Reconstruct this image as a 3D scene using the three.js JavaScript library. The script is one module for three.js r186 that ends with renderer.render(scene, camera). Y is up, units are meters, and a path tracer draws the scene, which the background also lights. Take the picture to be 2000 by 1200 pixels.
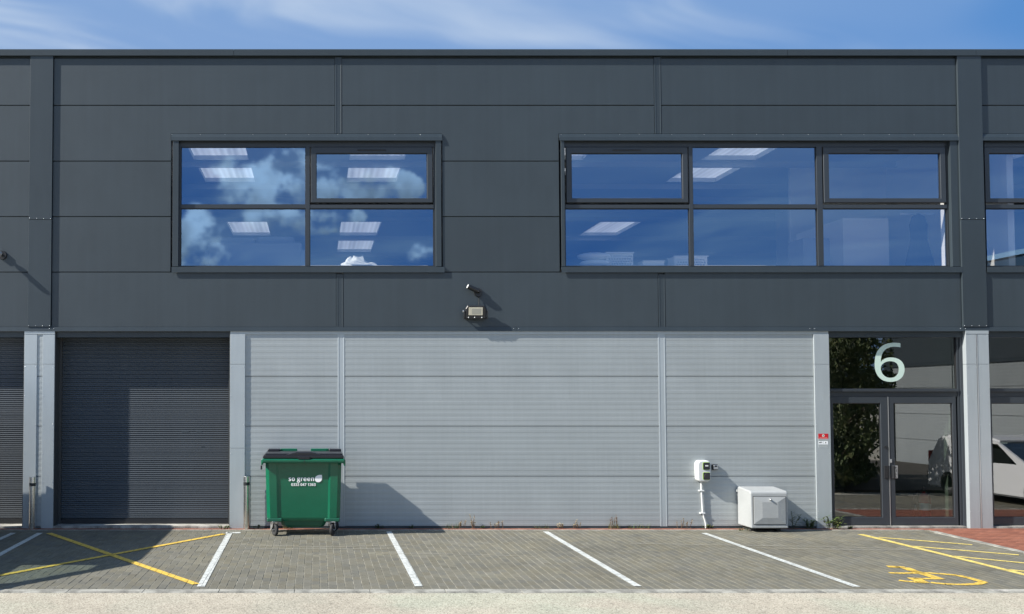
import * as THREE from 'three';
import { mergeGeometries } from 'three/addons/utils/BufferGeometryUtils.js';
import { RoundedBoxGeometry } from 'three/addons/geometries/RoundedBoxGeometry.js';
import { FontLoader } from 'three/addons/loaders/FontLoader.js';
import { TextGeometry } from 'three/addons/geometries/TextGeometry.js';

// ---------------------------------------------------------------- camera
const scene = new THREE.Scene();
const FOC = 1836, CX = 620, CY = 713, DIST = 17, PITCH = Math.atan(64 / 1836);
const camera = new THREE.PerspectiveCamera(2 * Math.atan(600 / FOC) * 180 / Math.PI, 2000 / 1200, 0.1, 600);
const cp = Math.cos(PITCH), sp = Math.sin(PITCH);
function ray(x, y) {                                   // direction of a photo pixel
  const u = (x - CX) / FOC, v = -(y - CY) / FOC;
  return [u, v * cp + sp, -cp + v * sp];
}
const EYE = (() => { const d = ray(620, 1032); return -DIST * d[1] / -d[2]; })();
camera.position.set(0, EYE, DIST);
camera.rotation.set(PITCH, 0, 0);
camera.setViewOffset(2000, 1200, 1000 - CX, 600 - CY, 2000, 1200);
function W(x, y, z = 0) { const d = ray(x, y), t = (z - DIST) / d[2]; return new THREE.Vector3(d[0] * t, EYE + d[1] * t, z); }   // pixel on a plane parallel to the wall
function G(x, y, Y = 0) { const d = ray(x, y), t = (Y - EYE) / d[1]; return new THREE.Vector3(d[0] * t, Y, DIST + d[2] * t); }   // pixel on the ground
const XU = (x, z = 0) => W(x, 390, z).x, XL = (x, z = 0) => W(x, 840, z).x, YY = (y, z = 0) => W(1000, y, z).y;

// ---------------------------------------------------------------- light
const SUN = new THREE.Vector3(-3.8, 2.9, 1).normalize();
const sun = new THREE.DirectionalLight(new THREE.Color().setRGB(1, 0.96, 0.895), 4.6);
sun.position.copy(SUN).multiplyScalar(60); sun.castShadow = true; sun.shadow.radius = 1;
sun.shadow.mapSize.set(4096, 4096);
Object.assign(sun.shadow.camera, { left: -25, right: 25, top: 25, bottom: -25, near: 1, far: 140 });
scene.add(sun, sun.target);
const EXPOSURE = 1.9;

// ---------------------------------------------------------------- noise
let seed = 12345;
function rnd() { seed = (seed * 1664525 + 1013904223) >>> 0; return seed / 4294967296; }
const rr = (a, b) => a + (b - a) * rnd();
const P = new Uint8Array(512);
{ const a = [...Array(256).keys()]; for (let i = 255; i > 0; i--) { const j = Math.floor(rnd() * (i + 1)); [a[i], a[j]] = [a[j], a[i]]; } for (let i = 0; i < 512; i++) P[i] = a[i & 255]; }
const fade = t => t * t * t * (t * (t * 6 - 15) + 10), lerp = (a, b, t) => a + (b - a) * t, clamp = (x, a = 0, b = 1) => Math.min(b, Math.max(a, x));
const smooth = (a, b, x) => { const t = clamp((x - a) / (b - a)); return t * t * (3 - 2 * t); };
function vn(x, y, per = 256) {                           // value noise, tileable with period per
  const xi = Math.floor(x), yi = Math.floor(y), fx = fade(x - xi), fy = fade(y - yi);
  const m = k => ((k % per) + per) % per;
  const h = (a, b) => P[P[m(a) & 255] + (m(b) & 255)] / 255;
  return lerp(lerp(h(xi, yi), h(xi + 1, yi), fx), lerp(h(xi, yi + 1), h(xi + 1, yi + 1), fx), fy);
}
function fbm(x, y, oct = 4, per = 256) { let s = 0, a = 0.5, n = 0; for (let i = 0; i < oct; i++) { s += a * vn(x, y, per); n += a; a *= 0.5; x *= 2; y *= 2; per *= 2; } return s / n; }
const h3 = (a, b, c) => P[P[P[a & 255] + (b & 255)] + (c & 255)] / 255;
function vn3(x, y, z) {
  const xi = Math.floor(x), yi = Math.floor(y), zi = Math.floor(z), fx = fade(x - xi), fy = fade(y - yi), fz = fade(z - zi);
  const pl = k => lerp(lerp(h3(xi, yi, k), h3(xi + 1, yi, k), fx), lerp(h3(xi, yi + 1, k), h3(xi + 1, yi + 1, k), fx), fy);
  return lerp(pl(zi), pl(zi + 1), fz);
}
function fbm3(x, y, z, oct, gain = 0.5) { let s = 0, a = 0.5, n = 0; for (let i = 0; i < oct; i++) { s += a * vn3(x, y, z); n += a; a *= gain; x = x * 2.03 + 7; y = y * 2.03 + 3; z = z * 2.03 + 11; } return s / n; }

// ---------------------------------------------------------------- sky: blue air, thin cirrus all round, fair-weather cumulus low down
{
  const w = 3072, h = 1536, data = new Float32Array(w * h * 4);
  const clouds = [], CIR = [90, 120];                                    // azimuth (from +z towards +x), elevation, radii, in degrees
  const back = (px, py, rx, ry, k) => clouds.push([Math.atan2(px - 620, FOC) * 57.3, Math.atan2(777 - py, FOC) * 57.3, rx, ry, k]);
  back(520, 350, 3.0, 2.3, 1.25); back(575, 315, 2.0, 1.7, 1.1); back(700, 358, 3.1, 1.15, 1.1); back(640, 350, 2.4, 1.5, 1.05); back(375, 465, 1.5, 2.1, 0.8); back(400, 510, 1.6, 1.0, 0.9); back(560, 425, 4, .9, .62); back(845, 500, 1.2, .8, .6);
  for (let i = 0; i < 26; i++) { const az = 20 + rnd() * 320; if (Math.abs(az - 180) < 45) { rnd(); continue; } clouds.push([az > 180 ? az - 360 : az, 7 + rnd() * 17, 4 + rnd() * 7, 1.5 + rnd() * 2.6, 0.75 + rnd() * 0.4]); }
  for (let j = 0; j < h; j++) {
    const el = ((j + 0.5) / h - 0.5) * Math.PI, y = Math.sin(el), c = Math.cos(el);
    for (let i = 0; i < w; i++) {
      const a = ((i + 0.5) / w - 0.5) * 2 * Math.PI, x = c * Math.cos(a), z = c * Math.sin(a), o = (j * w + i) * 4;
      data[o + 3] = 1;
      if (y < -0.02) { data[o] = 0.16; data[o + 1] = 0.17; data[o + 2] = 0.17; continue; }
      const hz = Math.exp(-Math.max(y, 0) * 5.5), cs = clamp(x * SUN.x + y * SUN.y + z * SUN.z, -1, 1);
      let r = lerp(0.042, 0.12, hz), g = lerp(0.130, 0.225, hz), b = lerp(0.31, 0.40, hz);
      const gl = 0.20 * Math.pow(Math.max(cs, 0), 5) + 0.9 * Math.pow(Math.max(cs, 0), 60);
      r += gl; g += gl * 0.97; b += gl * 0.92;
      // cirrus: streaks on a high plane
      const k = 1 / Math.max(y + 0.12, 0.05), u = x * k, v = z * k;
      const wr = fbm(u * 1.3 + CIR[0], v * 1.3 + CIR[1], 3), st = fbm(u * 1.9 + wr * 2.4 + 9, v * 5.2 + u * 2.6 + wr * 3 + 3, 6), st2 = fbm(u * 5 + wr * 3 + 60, v * 13 + u * 7 + 20, 5);
      // ice cloud shines most in forward light, so the veil looks thicker on the sun's side
      const ci = clamp((0.26 * smooth(0.25, 0.6, wr) + 0.46 * smooth(0.30, 0.78, st) * (0.45 + 0.9 * st2) * smooth(0.2, 0.55, wr)) * (0.25 + 1.05 * (cs * 0.5 + 0.5)));
      r = lerp(r, 0.36, ci); g = lerp(g, 0.41, ci); b = lerp(b, 0.47, ci);
      // cumulus
      const az = Math.atan2(x, z) * 57.2958, eld = el * 57.2958;
      let q = 0, lit = 0;
      for (const C of clouds) {
        let da = az - C[0]; if (da > 180) da -= 360; if (da < -180) da += 360;
        if (Math.abs(da) > C[2] * 2 || Math.abs(eld - C[1]) > C[3] * 2) continue;
        const e = Math.sqrt((da / C[2]) ** 2 + ((eld - C[1]) / C[3]) ** 2), v2 = (1.25 - e) * C[4];
        if (v2 > q) { q = v2; lit = (eld - C[1]) / C[3]; }
      }
      if (q > 0) {
        const n = fbm3(x * 17 + 5, y * 23 + 5, z * 17 + 5, 8, 0.64), d = 0.94 * smooth(0.12, 0.74, q * 0.62 + (n - 0.5) * 4.4 + 0.10);
        const m = fbm3(x * 26 + 50, y * 30, z * 26, 6, 0.6), lum = 0.38 + 0.52 * clamp(0.5 + lit * 0.35 + (m - 0.5) * 2.2);
        r = lerp(r, lum, d); g = lerp(g, lum * 1.01, d); b = lerp(b, lum * 1.03, d);
      }
      data[o] = r; data[o + 1] = g; data[o + 2] = b;
    }
  }
  const sky = new THREE.DataTexture(data, w, h, THREE.RGBAFormat, THREE.FloatType);
  sky.mapping = THREE.EquirectangularReflectionMapping; sky.magFilter = sky.minFilter = THREE.LinearFilter; sky.wrapS = THREE.RepeatWrapping; sky.needsUpdate = true;
  scene.background = sky; scene.environment = sky;
  scene.backgroundIntensity = 1; scene.environmentIntensity = 1;
}

// ---------------------------------------------------------------- textures
function tex(size, metres, fn, srgb = false) {
  const d = new Uint8Array(size * size * 4);
  for (let j = 0; j < size; j++) for (let i = 0; i < size; i++) {
    const c = fn(i / size, j / size, i, j), o = (j * size + i) * 4, v = Array.isArray(c) ? c : [c, c, c];
    for (let k = 0; k < 3; k++) { const q = clamp(v[k]); d[o + k] = Math.round(255 * (srgb ? (q <= 0.0031308 ? 12.92 * q : 1.055 * Math.pow(q, 1 / 2.4) - 0.055) : q)); }
    d[o + 3] = 255;
  }
  const t = new THREE.DataTexture(d, size, size, THREE.RGBAFormat);
  t.wrapS = t.wrapT = THREE.RepeatWrapping; t.magFilter = THREE.LinearFilter; t.minFilter = THREE.LinearMipmapLinearFilter; t.generateMipmaps = true;
  t.repeat.set(1 / metres, 1 / metres); if (srgb) t.colorSpace = THREE.SRGBColorSpace; t.needsUpdate = true;
  return t;
}
const tPanel = tex(512, 3.1, (u, v) => 0.90 + 0.07 * (fbm(u * 6, v * 6, 4, 6) - 0.5) * 2 + 0.03 * (rnd() - 0.5) + 0.10 * (fbm(u * 40, v * 2, 3, 40) - 0.5), true);
const tMottle = tex(512, 1.7, (u, v) => 0.5 + 0.7 * (fbm(u * 8, v * 8, 5, 8) - 0.5));
const tGrain = tex(512, 0.35, (u, v) => 0.5 + 0.5 * (fbm(u * 64, v * 64, 3, 64) - 0.5) + 0.3 * (rnd() - 0.5));
const tSilver = tex(512, 2.3, (u, v) => { const a = fbm(u * 5, v * 5, 4, 5), s = fbm(u * 60, v * 4, 3, 60); return 0.90 + 0.09 * (a - 0.5) + 0.06 * (s - 0.5) + 0.02 * (rnd() - 0.5); }, true);
const tRoad = tex(1024, 1.6, (u, v) => {
  const a = fbm(u * 120, v * 120, 2, 120), b = fbm(u * 128 + 31, v * 128 + 9, 2, 128), c = fbm(u * 5, v * 5, 4, 5), d = fbm(u * 3 + 8, v * 3 + 2, 3, 3);
  let k = 0.80 + 0.26 * (a - 0.5) + 0.2 * (c - 0.5) + 0.06 * (rnd() - 0.5);
  const dk = smooth(0.60, 0.74, b); k *= 1 - 0.55 * dk; k += 0.2 * smooth(0.6, 0.8, a);
  const gr = smooth(0.45, 0.75, d) * 0.025;
  return [k * (1.0 - gr), k * (0.955 + gr * 0.3), k * (0.845 + gr * 0.3)];
}, true);
const tRoadB = tex(512, 0.8, (u, v) => 0.5 + 0.8 * (fbm(u * 70, v * 70, 3, 70) - 0.5));
const tPaver = tex(512, 0.62, (u, v) => { const a = fbm(u * 90, v * 90, 3, 90), b = fbm(u * 8, v * 8, 4, 8), s = smooth(.66, .82, fbm(u * 130 + 3, v * 130 + 7, 2, 130)); return 0.80 + 0.32 * (a - 0.5) + 0.24 * (b - 0.5) + 0.14 * s + 0.1 * (rnd() - .5); }, true);
const tSand = tex(512, 1.4, (u, v) => 0.70 + 0.4 * (fbm(u * 110, v * 110, 2, 110) - 0.5) + 0.95 * (fbm(u * 9, v * 9, 4, 9) - 0.5), true);
const tPaint = tex(512, 0.9, (u, v) => { const a = fbm(u * 60, v * 60, 3, 60), b = fbm(u * 7, v * 7, 4, 7), w = smooth(0.60, 0.72, fbm(u * 36 + 3, v * 36 + 8, 3, 36)); return 0.93 + 0.1 * (a - 0.5) + 0.1 * (b - 0.5) - 0.32 * w; }, true);
const tPlastic = tex(256, 0.4, (u, v) => 0.5 + 0.4 * (fbm(u * 60, v * 60, 2, 60) - 0.5));
const tScuff = tex(512, 1.1, (u, v) => { const a = fbm(u * 6, v * 6, 4, 6), s = smooth(.68, .8, fbm(u * 14 + 4, v * 70 + 3, 3, 70)); return 0.90 + 0.14 * (a - 0.5) + 0.08 * s; }, true);
const tBrick = tex(256, 0.5, (u, v) => { const a = fbm(u * 60, v * 60, 3, 60), b = fbm(u * 6, v * 6, 3, 6); return 0.8 + 0.35 * (a - .5) + 0.3 * (b - .5); }, true);
const tCloth = tex(256, 0.3, (u, v) => 0.5 + 0.25 * Math.sin(u * 2 * Math.PI * 60) * Math.sin(v * 2 * Math.PI * 60) + .2 * (rnd() - .5));
const tCorr = tex(256, 1.3, (u, v) => 0.80 + 0.22 * (fbm(u * 9, 3.3, 3, 9) - 0.5) * 2 + 0.07 * Math.sin(u * 2 * Math.PI * 9), true);
const tBark = tex(256, 0.6, (u, v) => 0.5 + 0.9 * (fbm(u * 30, v * 5, 4, 30) - 0.5));

function mat(r, g, b, rough = 0.6, o = {}) {
  const { phys, ...rest } = o, m = new (phys ? THREE.MeshPhysicalMaterial : THREE.MeshStandardMaterial)({ roughness: rough, metalness: 0, ...rest });
  m.color.setRGB(r, g, b); return m;
}
const M = {
  dark: [0, 1, 2].map(i => mat(0.038 + i * 0.0022, 0.0515 + i * 0.0028, 0.061 + i * 0.0032, 0.47, { map: tPanel, bumpMap: tMottle, bumpScale: 0.0016 })),
  darkTrim: mat(0.036, 0.049, 0.058, 0.40, { map: tPanel }),
  frame: mat(0.034, 0.041, 0.049, 0.36, { bumpMap: tGrain, bumpScale: 0.0001 }),
  gasket: mat(0.012, 0.012, 0.013, 0.6),
  silver: [0, 1, 2].map(i => mat(0.395 + i * 0.013, 0.428 + i * 0.013, 0.430 + i * 0.013, 0.42, { map: tSilver, metalness: 0.25, bumpMap: tMottle, bumpScale: 0.0013 })),
  silverTrim: mat(0.465, 0.51, 0.525, 0.38, { map: tSilver, metalness: 0.3, bumpMap: tMottle, bumpScale: 0.0012 }),
  rivet: mat(0.6, 0.62, 0.63, 0.3, { metalness: 0.7 }),
  shutter: [0, 1, 2].map(i => mat(0.058 + i * 0.003, 0.069 + i * 0.003, 0.079 + i * 0.0035, 0.42, { map: tScuff })),
  reveal: mat(0.055, 0.058, 0.058, 0.5),
  concrete: mat(0.50, 0.48, 0.43, 0.9, { map: tSand, bumpMap: tRoadB, bumpScale: 0.003 }),
  edging: mat(0.40, 0.39, 0.34, 0.9, { map: tSand, bumpMap: tRoadB, bumpScale: 0.002 }),
  road: mat(0.55, 0.515, 0.455, 0.92, { map: tRoad, bumpMap: tRoadB, bumpScale: 0.004, vertexColors: true }),
  sand: mat(0.36, 0.34, 0.28, 0.95, { map: tSand }),
  asphalt: mat(0.06, 0.06, 0.06, 0.95, { map: tPaver }),
  whitePaint: mat(0.57, 0.59, 0.56, 0.7, { map: tPaint }),
  yellowPaint: mat(0.74, 0.50, 0.085, 0.7, { map: tPaint }),
  yellowPale: mat(0.76, 0.60, 0.17, 0.7, { map: tPaint }),
  scuff: mat(0.42, 0.40, 0.34, 0.9, { transparent: true, opacity: 0.22 }),
  green: mat(0.007, 0.128, 0.066, 0.38, { roughnessMap: tPlastic, map: tScuff }),
  greenDeep: mat(0.009, 0.105, 0.058, 0.45, { map: tScuff }),
  black: mat(0.018, 0.019, 0.021, 0.42),
  lid: mat(0.013, 0.0135, 0.016, 0.34, { bumpMap: tGrain, bumpScale: 0.0004 }),
  rubber: mat(0.022, 0.022, 0.022, 0.75),
  zinc: mat(0.62, 0.63, 0.63, 0.34, { metalness: 0.85 }),
  steel: mat(0.66, 0.65, 0.62, 0.26, { metalness: 1 }),
  white: mat(0.62, 0.635, 0.62, 0.45),
  print: mat(0.85, 0.86, 0.84, 0.6),
  lime: mat(0.26, 0.42, 0.04, 0.4),
  grit: mat(0.385, 0.40, 0.395, 0.5, { map: tScuff, bumpMap: tGrain, bumpScale: 0.0004 }),
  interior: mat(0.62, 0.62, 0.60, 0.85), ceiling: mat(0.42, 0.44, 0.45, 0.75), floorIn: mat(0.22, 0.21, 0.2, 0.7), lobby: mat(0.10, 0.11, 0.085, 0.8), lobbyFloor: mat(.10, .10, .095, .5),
  rooflight: mat(0.95, 0.97, 0.98, 1, { map: tCorr, phys: true, transmission: 0.75, thickness: 0 }),
  bluePane: mat(0.34, 0.58, 0.90, 0.0, { metalness: 1, transparent: true, opacity: 0.41 }),
  doorPane: mat(0.55, 0.64, 0.60, 0.0, { phys: true, transmission: 1, thickness: 0, ior: 2.75 }),
  fanPane: mat(0.55, 0.64, 0.60, 0.0, { phys: true, transmission: 1, thickness: 0, ior: 2.35 }),
  carGlass: mat(0.88, 0.92, 0.91, 0.0, { phys: true, transmission: 1, thickness: 0, ior: 1.6 }),
  digit: mat(0.56, 0.70, 0.61, 0.5),
  red: mat(0.45, 0.015, 0.02, 0.4),
  vanWhite: mat(0.78, 0.79, 0.80, 0.25, { phys: true, clearcoat: 0.6, clearcoatRoughness: 0.08 }),
  lens: mat(0.62, 0.57, 0.44, 0.25), lensIn: mat(0.42, 0.40, 0.33, 0.35),
  leafA: mat(0.085, 0.13, 0.03, 0.7, { side: THREE.DoubleSide }), leafB: mat(0.055, 0.085, 0.025, 0.7, { side: THREE.DoubleSide }), leafY: mat(0.17, 0.19, 0.05, 0.75, { side: THREE.DoubleSide }),
  dry: mat(0.36, 0.30, 0.18, 0.85, { side: THREE.DoubleSide }), dryRed: mat(0.20, 0.13, 0.08, 0.85, { side: THREE.DoubleSide }),
  bark: mat(0.09, 0.07, 0.05, 0.9, { bumpMap: tBark, bumpScale: 0.02 }),
  treeLeaf: mat(0.10, 0.14, 0.04, 0.95, { phys: true, transmission: 0.4, thickness: 0, side: THREE.DoubleSide }), treeLeaf2: mat(0.16, 0.18, 0.065, 0.95, { phys: true, transmission: 0.4, thickness: 0, side: THREE.DoubleSide }),
  soil: mat(0.045, 0.038, 0.028, 0.95),
};
const paverTone = [[.158, .150, .130], [.140, .137, .124], [.172, .162, .138], [.126, .125, .119], [.150, .138, .112], [.165, .160, .148], [.135, .128, .108]].map(c => [lerp(c[0], .15, .35) * 1.12, lerp(c[1], .144, .35) * 1.11, lerp(c[2], .125, .35) * 0.98]);
M.paver = paverTone.map(c => mat(...c, 0.9, { map: tPaver, bumpMap: tRoadB, bumpScale: 0.002 }));
M.brick = [[.25, .088, .050], [.28, .098, .056], [.215, .072, .042], [.29, .11, .066]].map(c => mat(...c, 0.9, { map: tBrick }));

// ---------------------------------------------------------------- helpers
function prep(g) { g = g.index ? g.toNonIndexed() : g; for (const k of Object.keys(g.attributes)) if (!['position', 'normal', 'uv'].includes(k)) g.deleteAttribute(k); if (!g.attributes.normal) g.computeVertexNormals(); return boxUV(g); }
function boxUV(g) {
  const p = g.attributes.position, n = g.attributes.normal, uv = new Float32Array(p.count * 2);
  for (let i = 0; i < p.count; i += 3) {
    let ax = 0, ay = 0, az = 0; for (let k = 0; k < 3; k++) { ax += Math.abs(n.getX(i + k)); ay += Math.abs(n.getY(i + k)); az += Math.abs(n.getZ(i + k)); }
    for (let k = 0; k < 3; k++) { const x = p.getX(i + k), y = p.getY(i + k), z = p.getZ(i + k), o = (i + k) * 2; if (ay >= ax && ay >= az) { uv[o] = x; uv[o + 1] = z; } else if (ax >= az) { uv[o] = z; uv[o + 1] = y; } else { uv[o] = x; uv[o + 1] = y; } }
  }
  g.setAttribute('uv', new THREE.BufferAttribute(uv, 2)); return g;
}
const join = a => a.length === 1 ? prep(a[0]) : mergeGeometries(a.map(prep));
const used = {};
const numbered = n => { if (!(n in used)) { used[n] = 0; return n; } used[n]++; return `${n}_${String(used[n]).padStart(3, '0')}`; };
function part(name, geo, m, parent) {
  const mesh = new THREE.Mesh(Array.isArray(geo) ? join(geo) : prep(geo), m); mesh.name = name; mesh.castShadow = mesh.receiveShadow = true; parent.add(mesh); return mesh;
}
function tag(o, label, category, group) { o.userData.label = label; o.userData.category = category; if (group) o.userData.group = group; return o; }
function thing(name, label, category, pos = [0, 0, 0], turn = 0, group) {
  const o = new THREE.Group(); o.name = numbered(name); o.position.set(...pos); o.rotation.y = turn; scene.add(o); return tag(o, label, category, group);
}
function sub(name, parent) { const o = new THREE.Group(); o.name = name; parent.add(o); return o; }
function struct(name, geo, m) { const o = part(name, geo, m, scene); o.userData.kind = 'structure'; return o; }
const box = (x0, x1, y0, y1, z0, z1) => new THREE.BoxGeometry(x1 - x0, y1 - y0, z1 - z0).translate((x0 + x1) / 2, (y0 + y1) / 2, (z0 + z1) / 2);
const rbox = (x0, x1, y0, y1, z0, z1, r = 0.01, s = 2) => new RoundedBoxGeometry(x1 - x0, y1 - y0, z1 - z0, s, r).translate((x0 + x1) / 2, (y0 + y1) / 2, (z0 + z1) / 2);
const shapeOf = (pts, holes = []) => { const s = new THREE.Shape(pts.map(p => new THREE.Vector2(p[0], p[1]))); for (const h of holes) s.holes.push(new THREE.Path(h.map(p => new THREE.Vector2(p[0], p[1])))); return s; };
function panel(pts, zFront, depth, bevel = 0.006, holes = []) {   // a plate in the wall's plane with a chamfered edge
  const g = new THREE.ExtrudeGeometry(shapeOf(pts, holes), { depth: depth - bevel, bevelEnabled: bevel > 0, bevelSize: bevel, bevelThickness: bevel, bevelOffset: -bevel, bevelSegments: 1, curveSegments: 6 });
  g.translate(0, 0, zFront - depth); return g;
}
const rect = (x0, x1, y0, y1) => [[x0, y0], [x1, y0], [x1, y1], [x0, y1]];
function extr(axis, pts, a0, a1) {
  const q = axis === 'y' ? pts.map(p => [p[1], p[0]]) : pts;
  const g = new THREE.ExtrudeGeometry(shapeOf(q), { depth: a1 - a0, bevelEnabled: false }); g.translate(0, 0, a0);
  const m = new THREE.Matrix4();
  if (axis === 'x') m.set(0, 0, 1, 0, 1, 0, 0, 0, 0, 1, 0, 0, 0, 0, 0, 1);
  else if (axis === 'y') m.set(0, 1, 0, 0, 0, 0, 1, 0, 1, 0, 0, 0, 0, 0, 0, 1);
  if (axis !== 'z') g.applyMatrix4(m);
  return g;
}
function tube(pts, r, seg = 8, n = 0) { const c = pts.length > 2 ? new THREE.CatmullRomCurve3(pts.map(p => new THREE.Vector3(...p)), false, 'catmullrom', 0.3) : new THREE.LineCurve3(new THREE.Vector3(...pts[0]), new THREE.Vector3(...pts[1])); return new THREE.TubeGeometry(c, n || pts.length * 6, r, seg, false); }
function flip(g) { g = g.index ? g.toNonIndexed() : g; for (const k of Object.keys(g.attributes)) { const a = g.attributes[k], n = a.itemSize; for (let i = 0; i < a.count; i += 3) for (let c = 0; c < n; c++) { const t = a.array[(i + 1) * n + c]; a.array[(i + 1) * n + c] = a.array[(i + 2) * n + c]; a.array[(i + 2) * n + c] = t; } } return g; }
const cyl = (r0, r1, h, seg = 16) => new THREE.CylinderGeometry(r0, r1, h, seg);

// ================================================================ ground
const Z_RED0 = 0.03, Z_EDGE0 = 0.215, Z_PAV0 = 0.285, Z_PAV1 = G(1000, 1152).z, Z_ROAD = G(1000, 1158.5).z;
{ // concrete yard, one sheet to the horizon, with a finer patch in view
  const g = new THREE.PlaneGeometry(1, 1, 150, 60), p = g.attributes.position, col = new Float32Array(p.count * 3), uv = g.attributes.uv;
  for (let i = 0; i < p.count; i++) {
    const u = p.getX(i) * 2, v = p.getY(i) + 0.5, x = Math.sign(u) * (Math.abs(u) * 14 + Math.pow(Math.abs(u), 6) * 286), z = Z_ROAD + (v * 14 + Math.pow(v, 6) * 286);
    p.setXYZ(i, x, 0, z); uv.setXY(i, x, z);
    const a = fbm(x * 0.5 + 60, z * 0.8 + 60, 4), gr = smooth(0.52, 0.68, fbm(x * 0.6 + 7, z * 0.9 + 31, 4)), b = 0.9 + 0.24 * (a - 0.5);
    col[i * 3] = b * (1 - 0.06 * gr); col[i * 3 + 1] = b * (1 + 0.012 * gr); col[i * 3 + 2] = b * (1 - 0.005 * gr);
  }
  g.setAttribute('color', new THREE.BufferAttribute(col, 3)); g.computeVertexNormals();
  const idx = g.index.array; for (let i = 0; i < idx.length; i += 3) { const t = idx[i]; idx[i] = idx[i + 1]; idx[i + 1] = t; } g.computeVertexNormals();
  const m = new THREE.Mesh(g, M.road); m.name = 'concrete_yard'; m.userData.kind = 'structure'; m.receiveShadow = true; scene.add(m);
  struct('terrain', box(-300, 300, -0.6, -0.06, -300, Z_ROAD), M.sand);
}
// right-hand red corner: edging line from the strip out to the yard
const RA = G(1826, 1039), RB = G(2000, 1079), redSlope = (RB.x - RA.x) / (RB.z - RA.z);
const Z_REDEND = 2.55, redEdgeX = z => RA.x + (z - RA.z) * redSlope;      // pavers lie left of this line, red bricks right of it
const PW = 0.1055, PL = 0.2065, PX0 = -14, PX1 = 26;
const paverRects = [];
{
  const paving = new THREE.Group(); paving.name = 'block_paving'; paving.userData.kind = 'structure'; scene.add(paving);
  part('sand_bed', box(PX0, PX1, -0.055, -0.0042, Z_RED0 - 0.03, Z_ROAD + 0.01), M.sand, paving);
  const gap = 0.004;
  const blockGeo = (w, l) => { const g = new THREE.BufferGeometry(), h = 0, c = 0.004, y1 = -c, yb = -0.03, a = w / 2, b = l / 2, ai = a - c, bi = b - c;
    const T = [[-ai, h, -bi], [ai, h, -bi], [ai, h, bi], [-ai, h, bi]], E = [[-a, y1, -b], [a, y1, -b], [a, y1, b], [-a, y1, b]], B = [[-a, yb, -b], [a, yb, -b], [a, yb, b], [-a, yb, b]], v = [];
    const quad = (A, Bq, C, D) => v.push(...A, ...D, ...C, ...A, ...C, ...Bq);
    quad(T[0], T[1], T[2], T[3]); for (let i = 0; i < 4; i++) { const j = (i + 1) % 4; quad(E[i], E[j], T[j], T[i]); quad(B[i], B[j], E[j], E[i]); }
    g.setAttribute('position', new THREE.Float32BufferAttribute(v, 3)); g.computeVertexNormals(); return prep(g); };
  const cols = Math.floor((PX1 - PX0) / PW), list = [];
  for (let c = 0; c < cols; c++) {
    const x0 = PX0 + c * PW, x1 = x0 + PW; let z = Z_PAV1;                 // the rows start at the road edge
    let first = c % 2 ? PL : PL / 2;
    while (z > Z_PAV0 + 0.02) {
      const z0 = Math.max(z - first, Z_PAV0); first = PL;
      if (z0 > Z_REDEND + .12 || x1 < redEdgeX((z + z0) / 2) - 0.01) list.push([x0 + gap / 2, x1 - gap / 2, z0 + gap, z - gap]);
      z = z0;
    }
  }
  const inView = r => { const s = FOC / (DIST - r[3]), x = CX + (r[0] + r[1]) / 2 * s; return x > 0 && x < 2000; };
  const size = r => (r[3] - r[2]) * FOC / (DIST - r[3]) ** 2;
  const near = list.filter(inView).sort((a, b) => size(b) - size(a)).slice(0, 300), nearSet = new Set(near);
  const tint = r => { const x = (r[0] + r[1]) / 2, z = (r[2] + r[3]) / 2; return [fbm(x * 0.45 + 20, z * 0.9 + 40, 4), fbm(x * 2.2 + 5, z * 2.2 + 9, 3)]; };
  const geos = new Map(), geoFor = (w, l) => { const k = Math.round(l * 1000) + '_' + Math.round(w * 1000); if (!geos.has(k)) geos.set(k, blockGeo(w, l)); return geos.get(k); };
  for (const r of list) paverRects.push(r);
  for (const r of near) {
    const m = new THREE.Mesh(geoFor(r[1] - r[0], r[3] - r[2]), M.paver[Math.floor(rnd() * 7)]); m.name = 'paver'; m.receiveShadow = m.castShadow = true;
    m.position.set((r[0] + r[1]) / 2, rr(-0.0022, 0.0012), (r[2] + r[3]) / 2); m.rotation.set(rr(-.006, .006), rr(-.008, .008), rr(-.008, .008)); paving.add(m);
  }
  const rest = list.filter(r => !nearSet.has(r)), full = geoFor(PW - gap, PL - 2 * gap);
  const base = mat(1, 1, 1, 0.9, { map: tPaver, bumpMap: tRoadB, bumpScale: 0.002 });
  const im = new THREE.InstancedMesh(full, base, rest.length), d = new THREE.Object3D(), col = new THREE.Color();
  rest.forEach((r, i) => {
    d.position.set((r[0] + r[1]) / 2, rr(-0.0022, 0.0012), (r[2] + r[3]) / 2); d.rotation.set(rr(-.006, .006), rr(-.008, .008), rr(-.008, .008)); d.scale.set(1, 1, (r[3] - r[2]) / (PL - 2 * gap)); d.updateMatrix(); im.setMatrixAt(i, d.matrix);
    const t = tint(r), c = paverTone[Math.floor(rnd() * 7)], b = 0.98 + 0.42 * (t[0] - 0.5) + 0.2 * (t[1] - 0.5) + rr(-.06, .06), w = 0.06 * (t[1] - 0.4);
    im.setColorAt(i, col.setRGB(c[0] * b * (1 + w), c[1] * b * (1 + w * .6), c[2] * b * (1 - w)));
  });
  im.name = 'paver_field'; im.userData.kind = 'stuff'; im.castShadow = im.receiveShadow = true; paving.add(im);
}
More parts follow.
